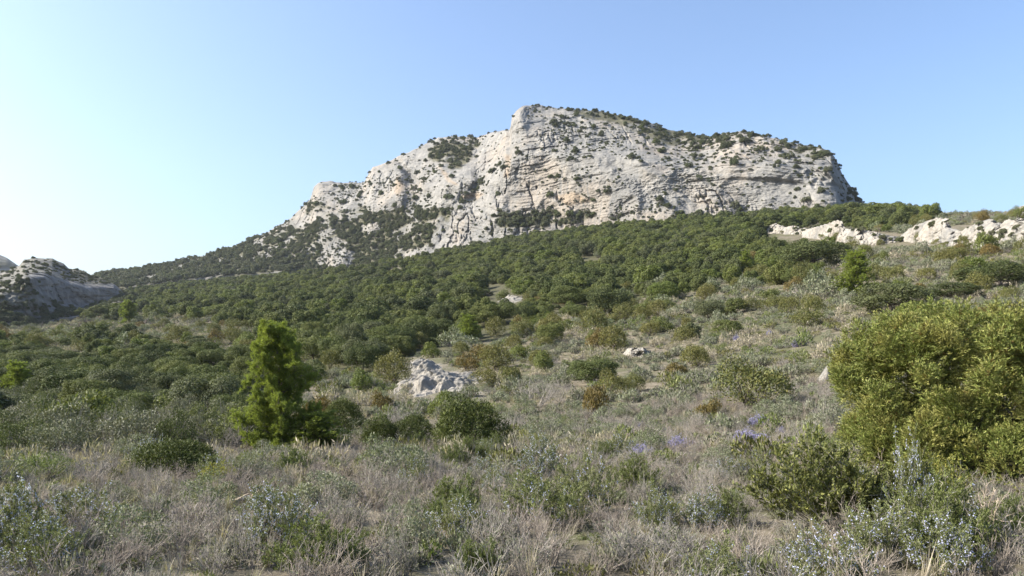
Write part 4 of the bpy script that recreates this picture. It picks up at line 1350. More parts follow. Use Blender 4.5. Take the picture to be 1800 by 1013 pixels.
RO = [
 (rose_near, 0, 52, 1012, 104, 178, "flowering rosemary bush in the bottom left corner"),
 (rose_near, 0, 800, 950, 84, 140, "flowering rosemary in the centre foreground, left of the tall flowering pair"),
 (rose_near, 1, 955, 925, 100, 160, "green rosemary in the centre foreground with a few pale flowers"),
 (rose_near, 1, 1030, 905, 116, 130, "tall sparsely flowering rosemary right of centre in the foreground"),
 (rose_near, 2, 1240, 934, 80, 90, "whitish flowering rosemary standing alone by the straw grass, right of centre"),
 (rose_near, 0, 1150, 935, 86, 100, "green rosemary beside the yellow-flowered spurge in the foreground"),
 (rose_near, 1, 1262, 1030, 90, 150, "bright green rosemary at the bottom edge right of centre"),
 (rose_near, 2, 1452, 1035, 120, 170, "rosemary with many pale blue flowers at the bottom edge, below the leaning mastic"),
 (rose_near, 0, 1560, 990, 120, 170, "rosemary covered in pale blue flowers in front of the leaning mastic"),
 (rose_near, 2, 1660, 1010, 120, 150, "pale blue flowering rosemary lowest under the huge juniper, right corner"),
 (rose_near, 2, 1600, 945, 190, 92, "slender white-flowered rosemary standing against the huge juniper"),
 (rose_plain, 0, 560, 1015, 112, 176, "fresh green shrub at the bottom edge left of centre"),
 (rose_plain, 1, 835, 1015, 80, 110, "feathery green shrub at the bottom edge in the centre"),
 (rose_plain, 0, 1780, 955, 90, 110, "feathery grey-green shrub at the right edge under the huge juniper"),
]
for var, k, u, vb, h, wd, lab in RO:
    survey(var, "rosemary_bush", u, min(vb, 1040), h, wd, lab, "rosemary bush" if var is rose_near else "shrub", k=k)

survey(yel_near, "spurge_plant", 1178, 925, 62, 66, "yellow-flowered spurge beside the green rosemary in the foreground", "plant", k=0)
survey(yel_near, "spurge_plant", 1668, 905, 60, 80, "yellow-green spurge under the lower branches of the huge juniper", "plant", k=1)
survey(yel_near, "spurge_plant", 1508, 930, 50, 50, "small yellowish plant at the foot of the leaning mastic", "plant", k=0)
survey(yel_near, "spurge_plant", 140, 838, 36, 90, "yellow-green low plant at the left in front of the grey thicket", "plant", k=1)
survey(yel_near, "spurge_plant", 40, 842, 36, 80, "yellow-green low plant at the left edge in front of the grey thicket", "plant", k=0)
survey(yel_near, "spurge_plant", 222, 838, 32, 60, "yellowish plant just left of the low broad juniper", "plant", k=0)
M_mastic = leaf_mat("mastic_leaves", [(0.115, 0.13, 0.04), (0.12, 0.13, 0.045)], (0.25, 0.245, 0.08), .45, .25, .5, .15)
mastic = rosemary(320, R=.62, H=1.0, stems=50, per=44, L=.034, Wd=.017, side=10, flowers=0, mat=M_mastic, lean=(-.3, 0))
survey([mastic], "mastic_bush", 1482, 930, 185, 210, "leaning olive mastic bush in front of the huge juniper", "bush", rot=0)
mastic2 = rosemary(321, R=.6, H=.85, stems=44, per=40, L=.034, Wd=.017, side=10, flowers=0, mat=M_mastic, lean=(.1, 0))
survey([mastic2], "mastic_bush", 1590, 935, 135, 170, "dark leggy mastic bush in the shade below the huge juniper", "bush", rot=0)
for u, vb, h, wd, lab in [(1335, 754, 28, 42, "violet flowering clump, the small round one on the right slope"), (1318, 783, 30, 74, "violet flowering clump, the wide one below the small round one"),
                          (1195, 790, 26, 60, "pale violet clump on the slope left of the wide violet one"), (1128, 810, 32, 50, "violet-grey flowering clump right of centre"),
                          (1668, 560, 20, 36, "violet clump above the huge golden juniper")]:
    survey(pur, "flowering_clump", u, vb, h, wd, lab, "flower clump")
r = np.random.default_rng(71)
for i in range(18):
    u_, v_ = (r.uniform(1060, 1390), r.uniform(748, 822)) if i < 14 else (r.uniform(1230, 1400), r.uniform(590, 660))
    survey(pur, "flowering_clump", u_, v_, r.uniform(9, 15), r.uniform(12, 24), "faint violet flowers dotted in the dry grass of the right slope" if i < 14 else "faint violet flowers higher on the right slope behind the grass", "flower clump",
           group="violet flowers in the grass" if i < 14 else "violet flowers higher up")
dead = [bare_shrub(330, R=.4, H=1.0, mat=M_dead, stems=5, levels=4, rad=.013, kids=(2, 3)), bare_shrub(331, R=.5, H=1.0, mat=M_dead, stems=4, levels=4, rad=.018, kids=(2, 3))]
survey(dead, "dead_branch", 1655, 945, 150, 84, "bleached dead branch with tan tips standing against the huge juniper", "dead branch", k=0)
survey(dead, "dead_branch", 1738, 955, 170, 110, "thicker twisted dead branch right of the bleached one", "dead branch", k=1)
survey(dead, "dead_branch", 1528, 915, 160, 80, "tangle of dead twigs in the left side of the huge juniper", "dead branch", k=0)

# fallen branch and loose stones by the path
def fallen():
    X, Y, Z = ground_at(428, 892)
    r = np.random.default_rng(5)
    A = Acc()
    L = 62 * Y / F
    p = branch_path(r, (-L * .5, 0, .05), (L * .5, .1, .14), 8, .04)
    A.add(tube(p, np.linspace(.035, .012, 8), 7))
    for i, d in ((2, (.2, -.1, .18)), (4, (.25, .1, .2)), (5, (.2, -.15, .1)), (6, (.1, .1, .22))):
        A.add(tube(branch_path(r, p[i], p[i] + np.array(d), 5, .08), np.linspace(.014, .004, 5), 5))
    o = link("fallen_branch", A.mesh("fallen_branch", [M_dead]), (X, Y, Z))
    tag(o, "crooked grey fallen branch lying on the dry grass in the left foreground", "branch")
fallen()

def stone_mesh(seed):
    r = np.random.default_rng(seed)
    n, m = 14, 9
    th = np.linspace(0, PI2, n, endpoint=False)
    ph = np.linspace(.02, math.pi - .02, m)
    TH, PH = np.meshgrid(th, ph)
    d = np.stack([np.sin(PH) * np.cos(TH), np.sin(PH) * np.sin(TH), np.cos(PH)], -1)
    planes = rdirs(r, 12)
    s = np.min(.75 / np.maximum((d @ planes.T) - 0, .35) * r.uniform(.8, 1.2, 12), axis=-1)
    P = d * np.minimum(s, 1.5)[..., None] * np.array([.5, .38, .24]) * (1 + .1 * fbm(d[..., 0] * 3, d[..., 1] * 3, d[..., 2] * 3, 3, seed))[..., None]
    i = np.arange(m - 1)[:, None] * n
    j = np.arange(n)[None]
    k = (j + 1) % n
    Q = np.stack([i + j, i + k, i + n + k, i + n + j], -1).reshape(-1, 4)
    return mesh_from("stone", P, Q, None, M_pale, False)
stones = [stone_mesh(s) for s in range(6)]
r = np.random.default_rng(77)
ST = [(132, 886, 20), (162, 889, 18), (200, 884, 14), (218, 897, 12), (148, 880, 16), (462, 868, 14), (60, 912, 26), (20, 908, 22), (110, 915, 18), (90, 905, 14), (184, 900, 10), (320, 912, 10), (470, 920, 10), (250, 890, 12), (40, 920, 14)]
ST += [(r.uniform(0, 330), r.uniform(872, 925), r.uniform(4, 10)) for _ in range(45)] + [(r.uniform(300, 520), r.uniform(885, 935), r.uniform(4, 9)) for _ in range(20)]
for i, (u, v, wpx) in enumerate(ST):
    X, Y, Z = ground_at(u, v)
    s = wpx * Y / F
    o = link("stone", stones[i % 6], (X, Y, Z + .02))
    o.scale = (s, s, s)
    o.rotation_euler = (r.uniform(-.2, .2), r.uniform(-.2, .2), r.uniform(0, 6))
    tag(o, "pale loose limestone fragment on the stony path at the left foreground", "stone", "loose stones on the path")

TK = np.array(taken)
def free(X, Y, rad):
    d = np.hypot(X[:, None] - TK[None, :, 0], Y[:, None] - TK[None, :, 1])
    return (d > TK[None, :, 2] + np.asarray(rad)[:, None]).all(1)

def in_view(u, v, Y, wd, h):
    """false where a plant would stand in front of something surveyed"""
    wpx, hpx = F * np.asarray(wd) / Y, F * np.asarray(h) / Y
    ok = np.ones(len(u), bool)
    for bu, bv, bw, bh in boxes:
        if bv > 800 or bh < 24 and bv > 735:
            continue
        ok &= ~((np.abs(u - bu) < .40 * (bw + wpx)) & (v > bv - 2) & (v - hpx < bv - .3 * bh))
    return ok

def on_rock(u, v):
    res = np.zeros(len(u), bool)
    for poly in ([(698, 676), (742, 622), (800, 650), (852, 672), (800, 694), (745, 704)], [(1335, 413), (1365, 404), (1480, 402), (1600, 414), (1640, 398), (1900, 388), (1900, 426), (1780, 432), (1740, 440), (1600, 436), (1480, 444), (1335, 436)],
                 [(840, 500), (895, 500), (935, 548), (862, 552)], [(1092, 626), (1100, 610), (1150, 614), (1152, 628)]):
        res |= inside(poly, u, v)
    return res

# ---- woodland
def wood_region(u, v):
    if u < 440 and v > 600:
        return "in the hollow left of the tall pine"
    if u < 440:
        return "on the far left slope right of the shaded crag"
    if u > 1320 and v < 412:
        return "on the shoulder under the right end of the cliff"
    if v < 440:
        return "close under the foot of the pale cliff"
    if u < 760 and v < 560:
        return "on the slope left of the cliff foot, above the tall pine"
    if u < 760:
        return "between the tall pine and the crumbling white outcrop"
    if u > 1180:
        return "towards the right-hand end of the woodland"
    if v > 545:
        return "along the lower edge of the woodland above the young pine"
    return "in the middle of the big woodland below the cliff"

FRINGE = [(440, 590), (560, 655), (700, 652), (800, 615), (900, 590), (1010, 552), (1110, 530), (1300, 484), (1400, 480), (1470, 462), (1510, 495), (1400, 545), (1300, 585), (1150, 622), (1000, 640), (900, 645), (880, 660), (700, 705), (560, 695), (440, 640)]
def build_wood():
    out = []
    for (y0, y1, sp, sd) in ((33, 70, 2.2, 400), (70, 130, 2.6, 401), (130, 240, 3.1, 402), (240, 520, 3.9, 403)):
        X, Y, Z, u, v, r = scatter_xy(y0, y1, sp, sd)
        ju, jv = jit(u, v, X, Y)
        ju = ju + r.normal(0, 16, len(X))
        jv = jv + r.normal(0, 9, len(X)) + 14 * fbm(X * .09, Y * .09, 6, 3, 33)
        m = inside(WOOD, ju, jv) | (inside(HOLLOW, ju, jv) & (r.random(len(X)) < .8)) | (inside(LEFTW, ju, jv) & (r.random(len(X)) < .62))
        fringe = inside(FRINGE, ju, jv) & ~m & ~((u > 680) & (u < 890) & (v > 600) & (v < 730))
        m |= fringe & (r.random(len(X)) < .08 + .38 * smooth(0, .3, fbm(X * .08, Y * .08, 9, 3, 34)))
        m &= ~on_rock(u, v)
        # occasional clearings
        m &= (fbm(X * .05, Y * .05, 0, 4, 95, .6) < .26) | ((v < 470) & (u > 800) & (u < 1330) & (r.random(len(X)) < .8))
        X, Y, Z, u, v = X[m], Y[m], Z[m], u[m], v[m]
        size = sp * np.clip(np.exp(r.normal(.02, .32, len(X))), .5, 2.0) * (1 + .25 * fbm(X * .03, Y * .03, 0, 2, 96))
        hollow = inside(HOLLOW, u, v)
        hh = size * r.uniform(.55, 1.2, len(X))
        hh = np.where(hollow, np.minimum(hh, 2.6), np.minimum(hh, 5.2))
        ok = free(X, Y, size * .25) & in_view(u, v, Y, size, hh)
        for t in zip(X[ok], Y[ok], Z[ok], u[ok], v[ok], size[ok], hh[ok], r.random(ok.sum()), np.clip(r.random(ok.sum()) + .16 - .42 * smooth(0, .4, fbm(X[ok] * .045, Y[ok] * .045, 12, 3, 106)), .005, 1)):
            out.append(t)
    out.sort(key=lambda t: -t[5] / t[1])
    return out
wood = build_wood()
vis = [t for t in wood if -20 < t[3] < 1820]
NI = 280
sources = []
done = {}
for i, (X, Y, Z, u, v, wd, h, ra, rb) in enumerate(vis[:NI]):
    bright = rb < .16
    reg = wood_region(u, v)
    if Y < 110:
        var = (oak_brt if bright else oak_near)
    else:
        var = (oak_brt_far if bright else oak_far)
    k = int(ra * 1000) % len(var)
    lab = ("bright yellow-green oak " if bright else "dark green holm oak ") + reg
    place(var[k], "holm_oak", X, Y, Z - .05, wd, h, ra * 50, lab, "oak tree", ("bright oaks " if bright else "holm oaks ") + reg)
    done.setdefault((id(var), k), None)
# one visible tree of each far form, standing in the wood, serves the rest as a pattern
rest = vis[NI:] + [t for t in wood if not (-20 < t[3] < 1820)]
srcs = []
for k, vv in enumerate(oak_far + oak_brt_far):
    X, Y, Z, u, v, wd, h, ra, rb = rest.pop(0)
    b = k >= len(oak_far)
    o = place(vv, "holm_oak", X, Y, Z - .05, wd, h, ra * 50, ("bright yellow-green oak " if b else "dark green holm oak ") + wood_region(u, v), "oak tree", ("bright oaks " if b else "holm oaks ") + wood_region(u, v))
    srcs.append(o)
A_ = np.array([t[:9] for t in rest])
n = len(A_)
w_i = np.where(A_[:, 8] < .15, 5 + (A_[:, 7] * 997).astype(int) % 2, (A_[:, 7] * 997).astype(int) % 5)
wv = np.array([vv["w"] for vv in oak_far + oak_brt_far])
hv = np.array([vv["h"] for vv in oak_far + oak_brt_far])
stuff("woodland", A_[:, :3], np.stack([A_[:, 5] / wv[w_i], A_[:, 5] / wv[w_i], A_[:, 6] / hv[w_i]], -1), np.stack([A_[:, 7] * 0, A_[:, 7] * 0, A_[:, 7] * 50], -1), w_i, srcs,
      "dense dark green holm oak woodland climbing to the cliff", "woodland")
print("WOOD", len(wood), len(rest))

# ---- bushes on the mountain, the left hill and the far ridge
def on_sheet(S, n, wfun, seed, rows=(0.15, 0.62)):
    r = np.random.default_rng(seed)
    sel = np.argwhere((S["T"] > rows[0]) & (S["T"] < rows[1]))
    ij = sel[r.integers(0, len(sel), n)]
    i, j = ij[:, 0], ij[:, 1]
    P = np.stack([S["X"][i, j], S["Y"][i, j], S["Z"][i, j]], -1)
    a, b = np.minimum(i + 3, S["Y"].shape[0] - 1), np.maximum(i - 1, 0)
    on_sheet.ledge = smooth(.35, 1.4, (S["Y"][a, j] - S["Y"][b, j]) / np.maximum(S["Z"][a, j] - S["Z"][b, j], .2))
    return P, S["U"][i, j], S["V"][i, j], S["soil"][i, j], S["T"][i, j], r

def mt_region(u, v):
    if u < 540:
        return "on the ridge slope descending to the left"
    if u < 700:
        return "on the broken rock terraces at the left of the cliff"
    if u < 850 and v < 305:
        return "in the green patch high on the left shoulder of the cliff"
    if u > 985 and v < 275:
        return "along the top of the cliff right of the summit"
    if v > 355:
        return "on the rubble at the foot of the cliff"
    if u < 1000:
        return "on ledges of the central cliff face"
    return "on ledges of the right-hand cliff face"

def build_mountain_bushes():
    out = []
    P, u, v, soil, T, r = on_sheet(MT, 29000, None, 500, (0.2, 0.615))
    # denser where there is soil, dotted along ledges on the rock
    n1 = fbm(P[:, 0] * .03, P[:, 2] * .05, 2, 3, 97)
    left = smooth(600, 450, u)
    shoulder = ((u > 540) & (u < 765) & (v > 362)).astype(float)
    cap = (v < 300) & (soil > .5) & (u > 985)
    prob = np.where(soil > .5, np.where(cap, .30, .62 - .30 * left), (.35 + 2.0 * on_sheet.ledge) * (.035 + .26 * smooth(.0, .3, n1) + .09 * smooth(300, 240, v) * (u > 980)))
    prob = prob + .14 * left * (soil < .5) + .2 * shoulder
    keep = r.random(len(u)) < prob
    size = np.where(soil > .5, r.uniform(.9, 4.2, len(u)) * r.uniform(.7, 1.2, len(u)) * (1 + .35 * left) * np.where(cap, .7, 1), r.uniform(.6, 2.3, len(u)) * (.8 + 1.2 * (r.random(len(u)) < .14)))
    for k in np.flatnonzero(keep):
        out.append((*P[k], u[k], v[k], size[k], size[k] * r.uniform(.6, .95), r.random()))
    # fringe on the crest
    P, u, v, soil, T, r = on_sheet(MT, 620, None, 501, (0.585, 0.635))
    for k in range(len(u)):
        pr = .5 if 985 < u[k] < 1250 else .30 if (735 < u[k] < 845) else .12
        if r.random() < pr:
            s = r.uniform(1.2, 4.2)
            out.append((*P[k], u[k], v[k], s, s * r.uniform(.5, .8), r.random()))
    out.sort(key=lambda t: -t[5] / t[1])
    return out
mb = build_mountain_bushes()
srcs = []
for i, (X, Y, Z, u, v, s, h, ra) in enumerate(mb[:290]):
    reg = mt_region(u, v)
    o = place(mt_shrub[i % 3], "mountain_bush", X, Y, Z - .25, s, h, ra * 50, "dark green bush " + reg, "bush", "bushes " + reg)
    if i < 3:
        srcs.append(o)
A_ = np.array(mb[290:])
w_i = np.arange(len(A_)) % 3
wv, hv = np.array([vv["w"] for vv in mt_shrub]), np.array([vv["h"] for vv in mt_shrub])
stuff("mountain_scrub", A_[:, :3] - [0, 0, .25], np.stack([A_[:, 5] / wv[w_i], A_[:, 5] / wv[w_i], A_[:, 6] / hv[w_i]], -1), np.stack([A_[:, 7] * 0, A_[:, 7] * 0, A_[:, 7] * 50], -1), w_i, srcs,
      "small scattered scrub over the mountain ledges and slopes", "scrub")
print("MOUNTAIN BUSHES", len(mb))

def build_hill_bushes():
    P, u, v, soil, T, r = on_sheet(LH, 7000, None, 510, (0.03, 0.61))
    face = inside([(45, 484), (77, 480), (110, 492), (150, 502), (210, 498), (212, 512), (187, 535), (140, 545), (100, 530), (60, 512)], u, v)
    low = smooth(515, 560, v)
    prob = np.where(face, .015, .10 + .20 * (soil > .4) + .14 * low)
    k = np.flatnonzero((r.random(len(u)) < prob) & (u > -30))
    sz = r.uniform(.6, 2.2, len(u)) * (1 + .7 * low)
    k = k[np.argsort(-sz[k] / P[k, 1])]
    src, n = [], 0
    for q in k[:230]:
        reg = "on the slope below the shaded crag at far left" if low[q] > .4 else "on the rocky top of the far left hill"
        o = place(mt_shrub[n % 3], "hill_bush", *(P[q] - [0, 0, .2]), sz[q], sz[q] * .7, r.uniform(0, 6), "dark bush " + reg, "bush", "bushes " + reg)
        src.append(o)
        n += 1
    q = k[230:]
    w_ = np.arange(len(q)) % 3
    wv, hv = np.array([x["w"] for x in mt_shrub]), np.array([x["h"] for x in mt_shrub])
    stuff("hill_scrub", P[q] - [0, 0, .15], np.stack([sz[q] / wv[w_], sz[q] / wv[w_], .7 * sz[q] / hv[w_]], -1), np.stack([q * 0, q * 0, q], -1), w_, src[:3], "small scrub dotted over the far left hill", "scrub")
    P, u, v, soil, T, r = on_sheet(FR, 160, None, 511, (0.2, 0.5))
    for q in range(len(u)):
        if u[q] > -25 and n < 290:
            s = r.uniform(3, 7)
            place(mt_shrub[n % 3], "hill_bush", *(P[q] - [0, 0, .2]), s, s * .6, r.uniform(0, 6), "dark green bush on the distant hill at the left edge", "bush", "bushes on the distant hill")
            n += 1
build_hill_bushes()

r = np.random.default_rng(520)
nr = 0
for P in RIBS[:3]:
    m_, n_ = P.shape[:2]
    for t in range(int(n_ / 12)):
        i, j = int(r.uniform(.08, .6) * m_), r.integers(2, n_ - 2)
        if P[i, j, 1] <= 0 or not (-10 < U0 + F * P[i, j, 0] / P[i, j, 1] < 1810):
            continue
        s_ = r.uniform(.5, 1.5)
        place(mt_shrub[nr % 3], "rock_bush", *(P[i, j] - [0, .1, .15]), s_, s_ * .75, r.uniform(0, 6), "small dark bush rooted in the pale limestone outcrops on the right", "bush", "bushes rooted in the right-hand outcrops")
        nr += 1
for P in RIBS[:3]:
    n_ = P.shape[1]
    for t in range(int(n_ / 22)):
        j = r.integers(2, n_ - 2)
        x_, y_ = P[0, j, 0], P[0, j, 1] - r.uniform(.3, 2.5)
        s_ = r.uniform(1.0, 2.6)
        place(jun_mid[nr % 4], "juniper_bush", x_, y_, float(gz(x_, y_)) - .05, s_, s_ * r.uniform(.5, .9), r.uniform(0, 6), "olive juniper growing against the foot of the pale right-hand outcrops", "juniper bush", "junipers at the foot of the right-hand outcrops")
        nr += 1

# ---- the open slopes
def open_ground(u, v, X, Y):
    ju, jv = jit(u, v, X, Y)
    return ~(inside(WOOD, ju, jv) | inside(HOLLOW, ju, jv) | inside(LEFTW, ju, jv)) & ~on_rock(u, v)

def slope_region(u, v, Y):
    if u < 440:
        return "on the open ground left of the tall pine" if v < 640 else "in the thicket at lower left"
    if Y > 75:
        return "on the upper right slope below the pale outcrops" if u > 1150 else "on the open slope beside the woodland"
    if u < 720:
        return "on the slope between the tall pine and the white outcrop"
    if u < 1000:
        return "on the slope around the crumbling white outcrop"
    return "on the open right slope above the huge juniper" if v < 640 else "on the grassy slope right of centre"

cand = []
for (y0, y1, sp, sd, pr) in ((24, 60, 2.4, 600, .26), (60, 120, 2.8, 601, .40), (120, 250, 3.3, 602, .55)):
    X, Y, Z, u, v, r = scatter_xy(y0, y1, sp, sd, -30, 1830)
    m = open_ground(u, v, X, Y) | (inside(WOOD, u, v) & (r.random(len(X)) < .3))
    dens = fbm(X * .07, Y * .07, 0, 3, 98)
    edge = smooth(-.05, .35, dens)
    m &= r.random(len(X)) < pr * (.35 + 1.3 * edge) * (1 + .5 * ((u < 440) & (v > 560)))
    m &= free(X, Y, np.full(len(X), .4)) & in_view(u, v, Y, np.full(len(X), 1.6), np.full(len(X), 1.1))
    for q in np.flatnonzero(m):
        t = r.random()
        s_ = r.uniform(.7, 2.5) * (1.0 + .45 * (Y[q] > 75)) * (1.2 if t > .9 else 1)
        cand.append((X[q], Y[q], Z[q], u[q], v[q], s_, s_ * r.uniform(.5, .95), t, r.uniform(0, 6), r.integers(0, 12)))
cand.sort(key=lambda t: -t[5] / t[1])
FORMS = jun_mid + rust_mid + bright_mid + grey_mid
fsrc = [None] * len(FORMS)
rest = []
for c, (X, Y, Z, u, v, s_, h, t, rt, q) in enumerate(cand):
    if t < .55: var, nm, ct, tone, off = jun_mid, "juniper_bush", "juniper bush", "dark olive juniper ", 0
    elif t < .64: var, nm, ct, tone, off = rust_mid, "juniper_bush", "juniper bush", "rusty brown juniper ", 4
    elif t < .82: var, nm, ct, tone, off = bright_mid, "green_bush", "bush", "bright green bush ", 6
    else: var, nm, ct, tone, off = grey_mid, "grey_shrub", "shrub", "grey-green shrub ", 8
    k = q % len(var)
    if c >= 285 and fsrc[off + k] is not None:
        rest.append((X, Y, Z, s_, h, rt, off + k))
        continue
    reg = slope_region(u, v, Y)
    o = place(var[k], nm, X, Y, Z - .04, s_, h, rt, tone + reg, ct, tone.strip() + "s " + reg)
    fsrc[off + k] = fsrc[off + k] or o
for k, o in enumerate(fsrc):       # a form that is not among them yet
    if o is None:
        fsrc[k] = next(x for x in fsrc if x)
fsrc = [o if o.type == 'MESH' else o.children[-1] for o in fsrc]
A_ = np.array(rest)
w_i = A_[:, 6].astype(int)
wv, hv = np.array([f["w"] for f in FORMS]), np.array([f["h"] for f in FORMS])
stuff("bushes", A_[:, :3], np.stack([A_[:, 3] / wv[w_i], A_[:, 3] / wv[w_i], A_[:, 4] / hv[w_i]], -1), np.stack([A_[:, 5] * 0, A_[:, 5] * 0, A_[:, 5]], -1), w_i, fsrc,
      "small distant bushes strewn over the open slopes", "bushes")
print("JUNIPERS", len(cand))

cand = []
for (y0, y1, sp, sd, pr) in ((11, 24, 1.25, 610, .48), (24, 46, 1.6, 611, .42), (46, 80, 2.2, 612, .30)):
    X, Y, Z, u, v, r = scatter_xy(y0, y1, sp, sd, -20, 1820)
    thick = (u < 440) & (v > 690) & (v < 815) & ~((u > 120) & (v > 800))
    pat = smooth(-.25, .25, fbm(X * .16, Y * .16, 4, 3, 105))
    m = ((open_ground(u, v, X, Y) & (r.random(len(X)) < pr * (.45 + .9 * pat))) | (thick & (r.random(len(X)) < .9))) & free(X, Y, np.full(len(X), .2)) & in_view(u, v, Y, np.full(len(X), 1.0), np.full(len(X), .7)) & ~inside(STONY3, u, v)
    for q in np.flatnonzero(m):
        t = r.random()
        if thick[q]:
            s_, h = r.uniform(1.3, 2.5), r.uniform(.9, 1.9)
            fm, off, nm, tone = (thick_var, 0, "grey_shrub", "grey leafy shrub ") if t < .80 else (bare_near, 9, "bare_shrub", "leafless grey shrub ")
            reg = "crowded in the grey thicket at lower left"
        else:
            s_ = r.uniform(.55, 1.45)
            h = s_ * r.uniform(.5, .8)
            fm, off, nm, tone = (grey_near, 3, "grey_shrub", "low grey-green shrub ") if t < .60 else (bare_near, 9, "bare_shrub", "low bare twiggy shrub ") if t < .82 else (green_near, 6, "green_shrub", "low fresh green shrub ")
            reg = ("behind the left foreground" if u[q] < 600 else "in the middle foreground strip" if u[q] < 1150 else "on the near right slope") if Y[q] < 24 else slope_region(u[q], v[q], Y[q])
        cand.append((X[q], Y[q], Z[q], s_, h, r.uniform(0, 6), off + int(r.integers(0, 12)) % len(fm), nm, tone, reg))
cand.sort(key=lambda t: -t[3] / t[1])
FORMS = thick_var + grey_near + green_near + [green_near[0]] + bare_near
fsrc, rest, nk = {}, [], {}
for c, (X, Y, Z, s_, h, rt, k, nm, tone, reg) in enumerate(cand):
    if nk.get(nm, 0) >= 250 and k in fsrc:
        rest.append((X, Y, Z, s_, h, rt, k))
        continue
    nk[nm] = nk.get(nm, 0) + 1
    o = place(FORMS[k], nm, X, Y, Z - .03, s_, h, rt, tone + reg, "shrub", tone.strip() + "s " + reg)
    fsrc.setdefault(k, o if o.type == 'MESH' else o.children[-1])
if not rest:
    rest = [cand.pop()[:7]]
A_ = np.array(rest)
keys = sorted(fsrc)
w_i = np.array([keys.index(int(k)) for k in A_[:, 6]])
wv, hv = np.array([FORMS[k]["w"] for k in keys]), np.array([FORMS[k]["h"] for k in keys])
stuff("shrubbery", A_[:, :3], np.stack([A_[:, 3] / wv[w_i], A_[:, 3] / wv[w_i], A_[:, 4] / hv[w_i]], -1), np.stack([A_[:, 5] * 0, A_[:, 5] * 0, A_[:, 5]], -1), w_i, [fsrc[k] for k in keys],
      "small grey-green shrubs strewn over the slope", "shrubbery")
print("GREY SHRUBS", len(cand))

# rosemary and other small flowering bushes of the foreground
X, Y, Z, u, v, r = scatter_xy(4.9, 20, .92, 620, -20, 1820)
m = (r.random(len(X)) < .27 + .06 * smooth(600, 1000, u)) & free(X, Y, np.full(len(X), .05)) & in_view(u, v, Y, np.full(len(X), .6), np.full(len(X), .45)) & ~inside(STONY3, u, v)
for q in np.flatnonzero(m):
    t = r.random()
    var, lab = (rose_near, "small rosemary with pale flowers ") if t < .50 else (rose_plain, "small green shrub without flowers ") if t < .72 + .2 * (u[q] > 620) else (grey_near, "small grey-green shrub ") if t < .95 else (yel_near, "small yellow-green plant ")
    reg = "in the left foreground" if u[q] < 620 else "in the centre foreground" if u[q] < 1200 else "in the right foreground"
    s = r.uniform(.4, .9)
    place(var[r.integers(len(var))], "rosemary_bush" if var is rose_near else "green_shrub" if var is rose_plain else "grey_shrub" if var is grey_near else "spurge_plant", X[q], Y[q], Z[q] - .02, s, s * r.uniform(.6, 1.0), r.uniform(0, 6),
          lab + reg, "rosemary bush" if var is rose_near else "shrub", lab.strip() + " " + reg)

# wiry dwarf shrubs
X, Y, Z, u, v, r = scatter_xy(4.3, 30, .43, 630, -30, 1830, pad=3.0)
pth = inside(STONY3, u, v)
m = (r.random(len(X)) < np.where(pth, .30, .44 + .42 * smooth(-.2, .2, fbm(X * .5, Y * .5, 0, 3, 103)))) & free(X, Y, np.full(len(X), .02))
idx = np.flatnonzero(m)
idx = idx[np.argsort(Y[idx] + 1000.0 * ((u[idx] < -10) | (u[idx] > 1810)))]
srcs = []
ND = 290
sz = r.uniform(.35, .85, len(X))
hz = r.uniform(.2, .52, len(X))
kk = r.integers(0, 4, len(X))
rt = r.uniform(0, 6, len(X))
first = {}
for c, q in enumerate(idx[:ND]):
    reg = "in the left foreground" if u[q] < 620 else "in the centre foreground" if u[q] < 1200 else "in the right foreground"
    tone = ["wiry brown dwarf shrub ", "wiry grey dwarf shrub with sparse leaves ", "bare brown dwarf shrub ", "greyish leafy dwarf shrub "][kk[q]]
    o = place(dry_var[kk[q]], "dwarf_shrub", X[q], Y[q], Z[q] - .01, sz[q], hz[q], rt[q], tone + reg, "dwarf shrub", tone.strip() + "s " + reg)
    first.setdefault(kk[q], o)
q = idx[ND:]
wv, hv = np.array([vv["w"] for vv in dry_var]), np.array([vv["h"] for vv in dry_var])
stuff("dwarf_scrub", np.stack([X[q], Y[q], Z[q] - .01], -1), np.stack([sz[q] / wv[kk[q]], sz[q] / wv[kk[q]], hz[q] / hv[kk[q]]], -1), np.stack([rt[q] * 0, rt[q] * 0, rt[q]], -1), kk[q], [first[i] for i in range(4)],
      "mat of wiry grey and brown dwarf scrub beyond the foreground", "scrub")
print("DWARF", len(idx))

# grass
parts_ = []
for (y0, y1, sp, sd, s) in ((3.6, 14, .22, 640, .72), (14, 40, .38, 641, 1.0), (40, 110, 1.0, 642, 1.3)):
    X, Y, Z, u, v, r = scatter_xy(y0, y1, sp, sd, -60, 1860, pad=3.0)
    pth = inside(STONY3, u, v) | inside(STONYP, u, v)
    patch = fbm(X * .35, Y * .35, 0, 3, 99)
    m = (r.random(len(X)) < np.where(pth, .12, .16 + .62 * smooth(-.1, .35, patch))) & ~on_rock(u, v)
    m &= ~(inside(WOOD, u, v) | inside(HOLLOW, u, v))
    q = np.flatnonzero(m)
    sc_ = s * r.uniform(.55, 1.25, len(q))
    parts_.append(np.stack([X[q], Y[q], Z[q] - .01, sc_, sc_ * (.65 + .25 / s) * r.uniform(.7, 1.2, len(q)), r.uniform(0, 6, len(q)), r.integers(0, 4, len(q)), r.normal(0, .1, len(q))], -1))
A_ = np.concatenate(parts_)
gsrc = []
for k in range(4):
    o = link("grass", tufts[k]["parts"][0][1], (A_[k * 40, 0], A_[k * 40, 1], A_[k * 40, 2]))
    tag(o, "dry straw-coloured grass blades in the near foreground", "grass", "foreground grass", "stuff")
    gsrc.append(o)
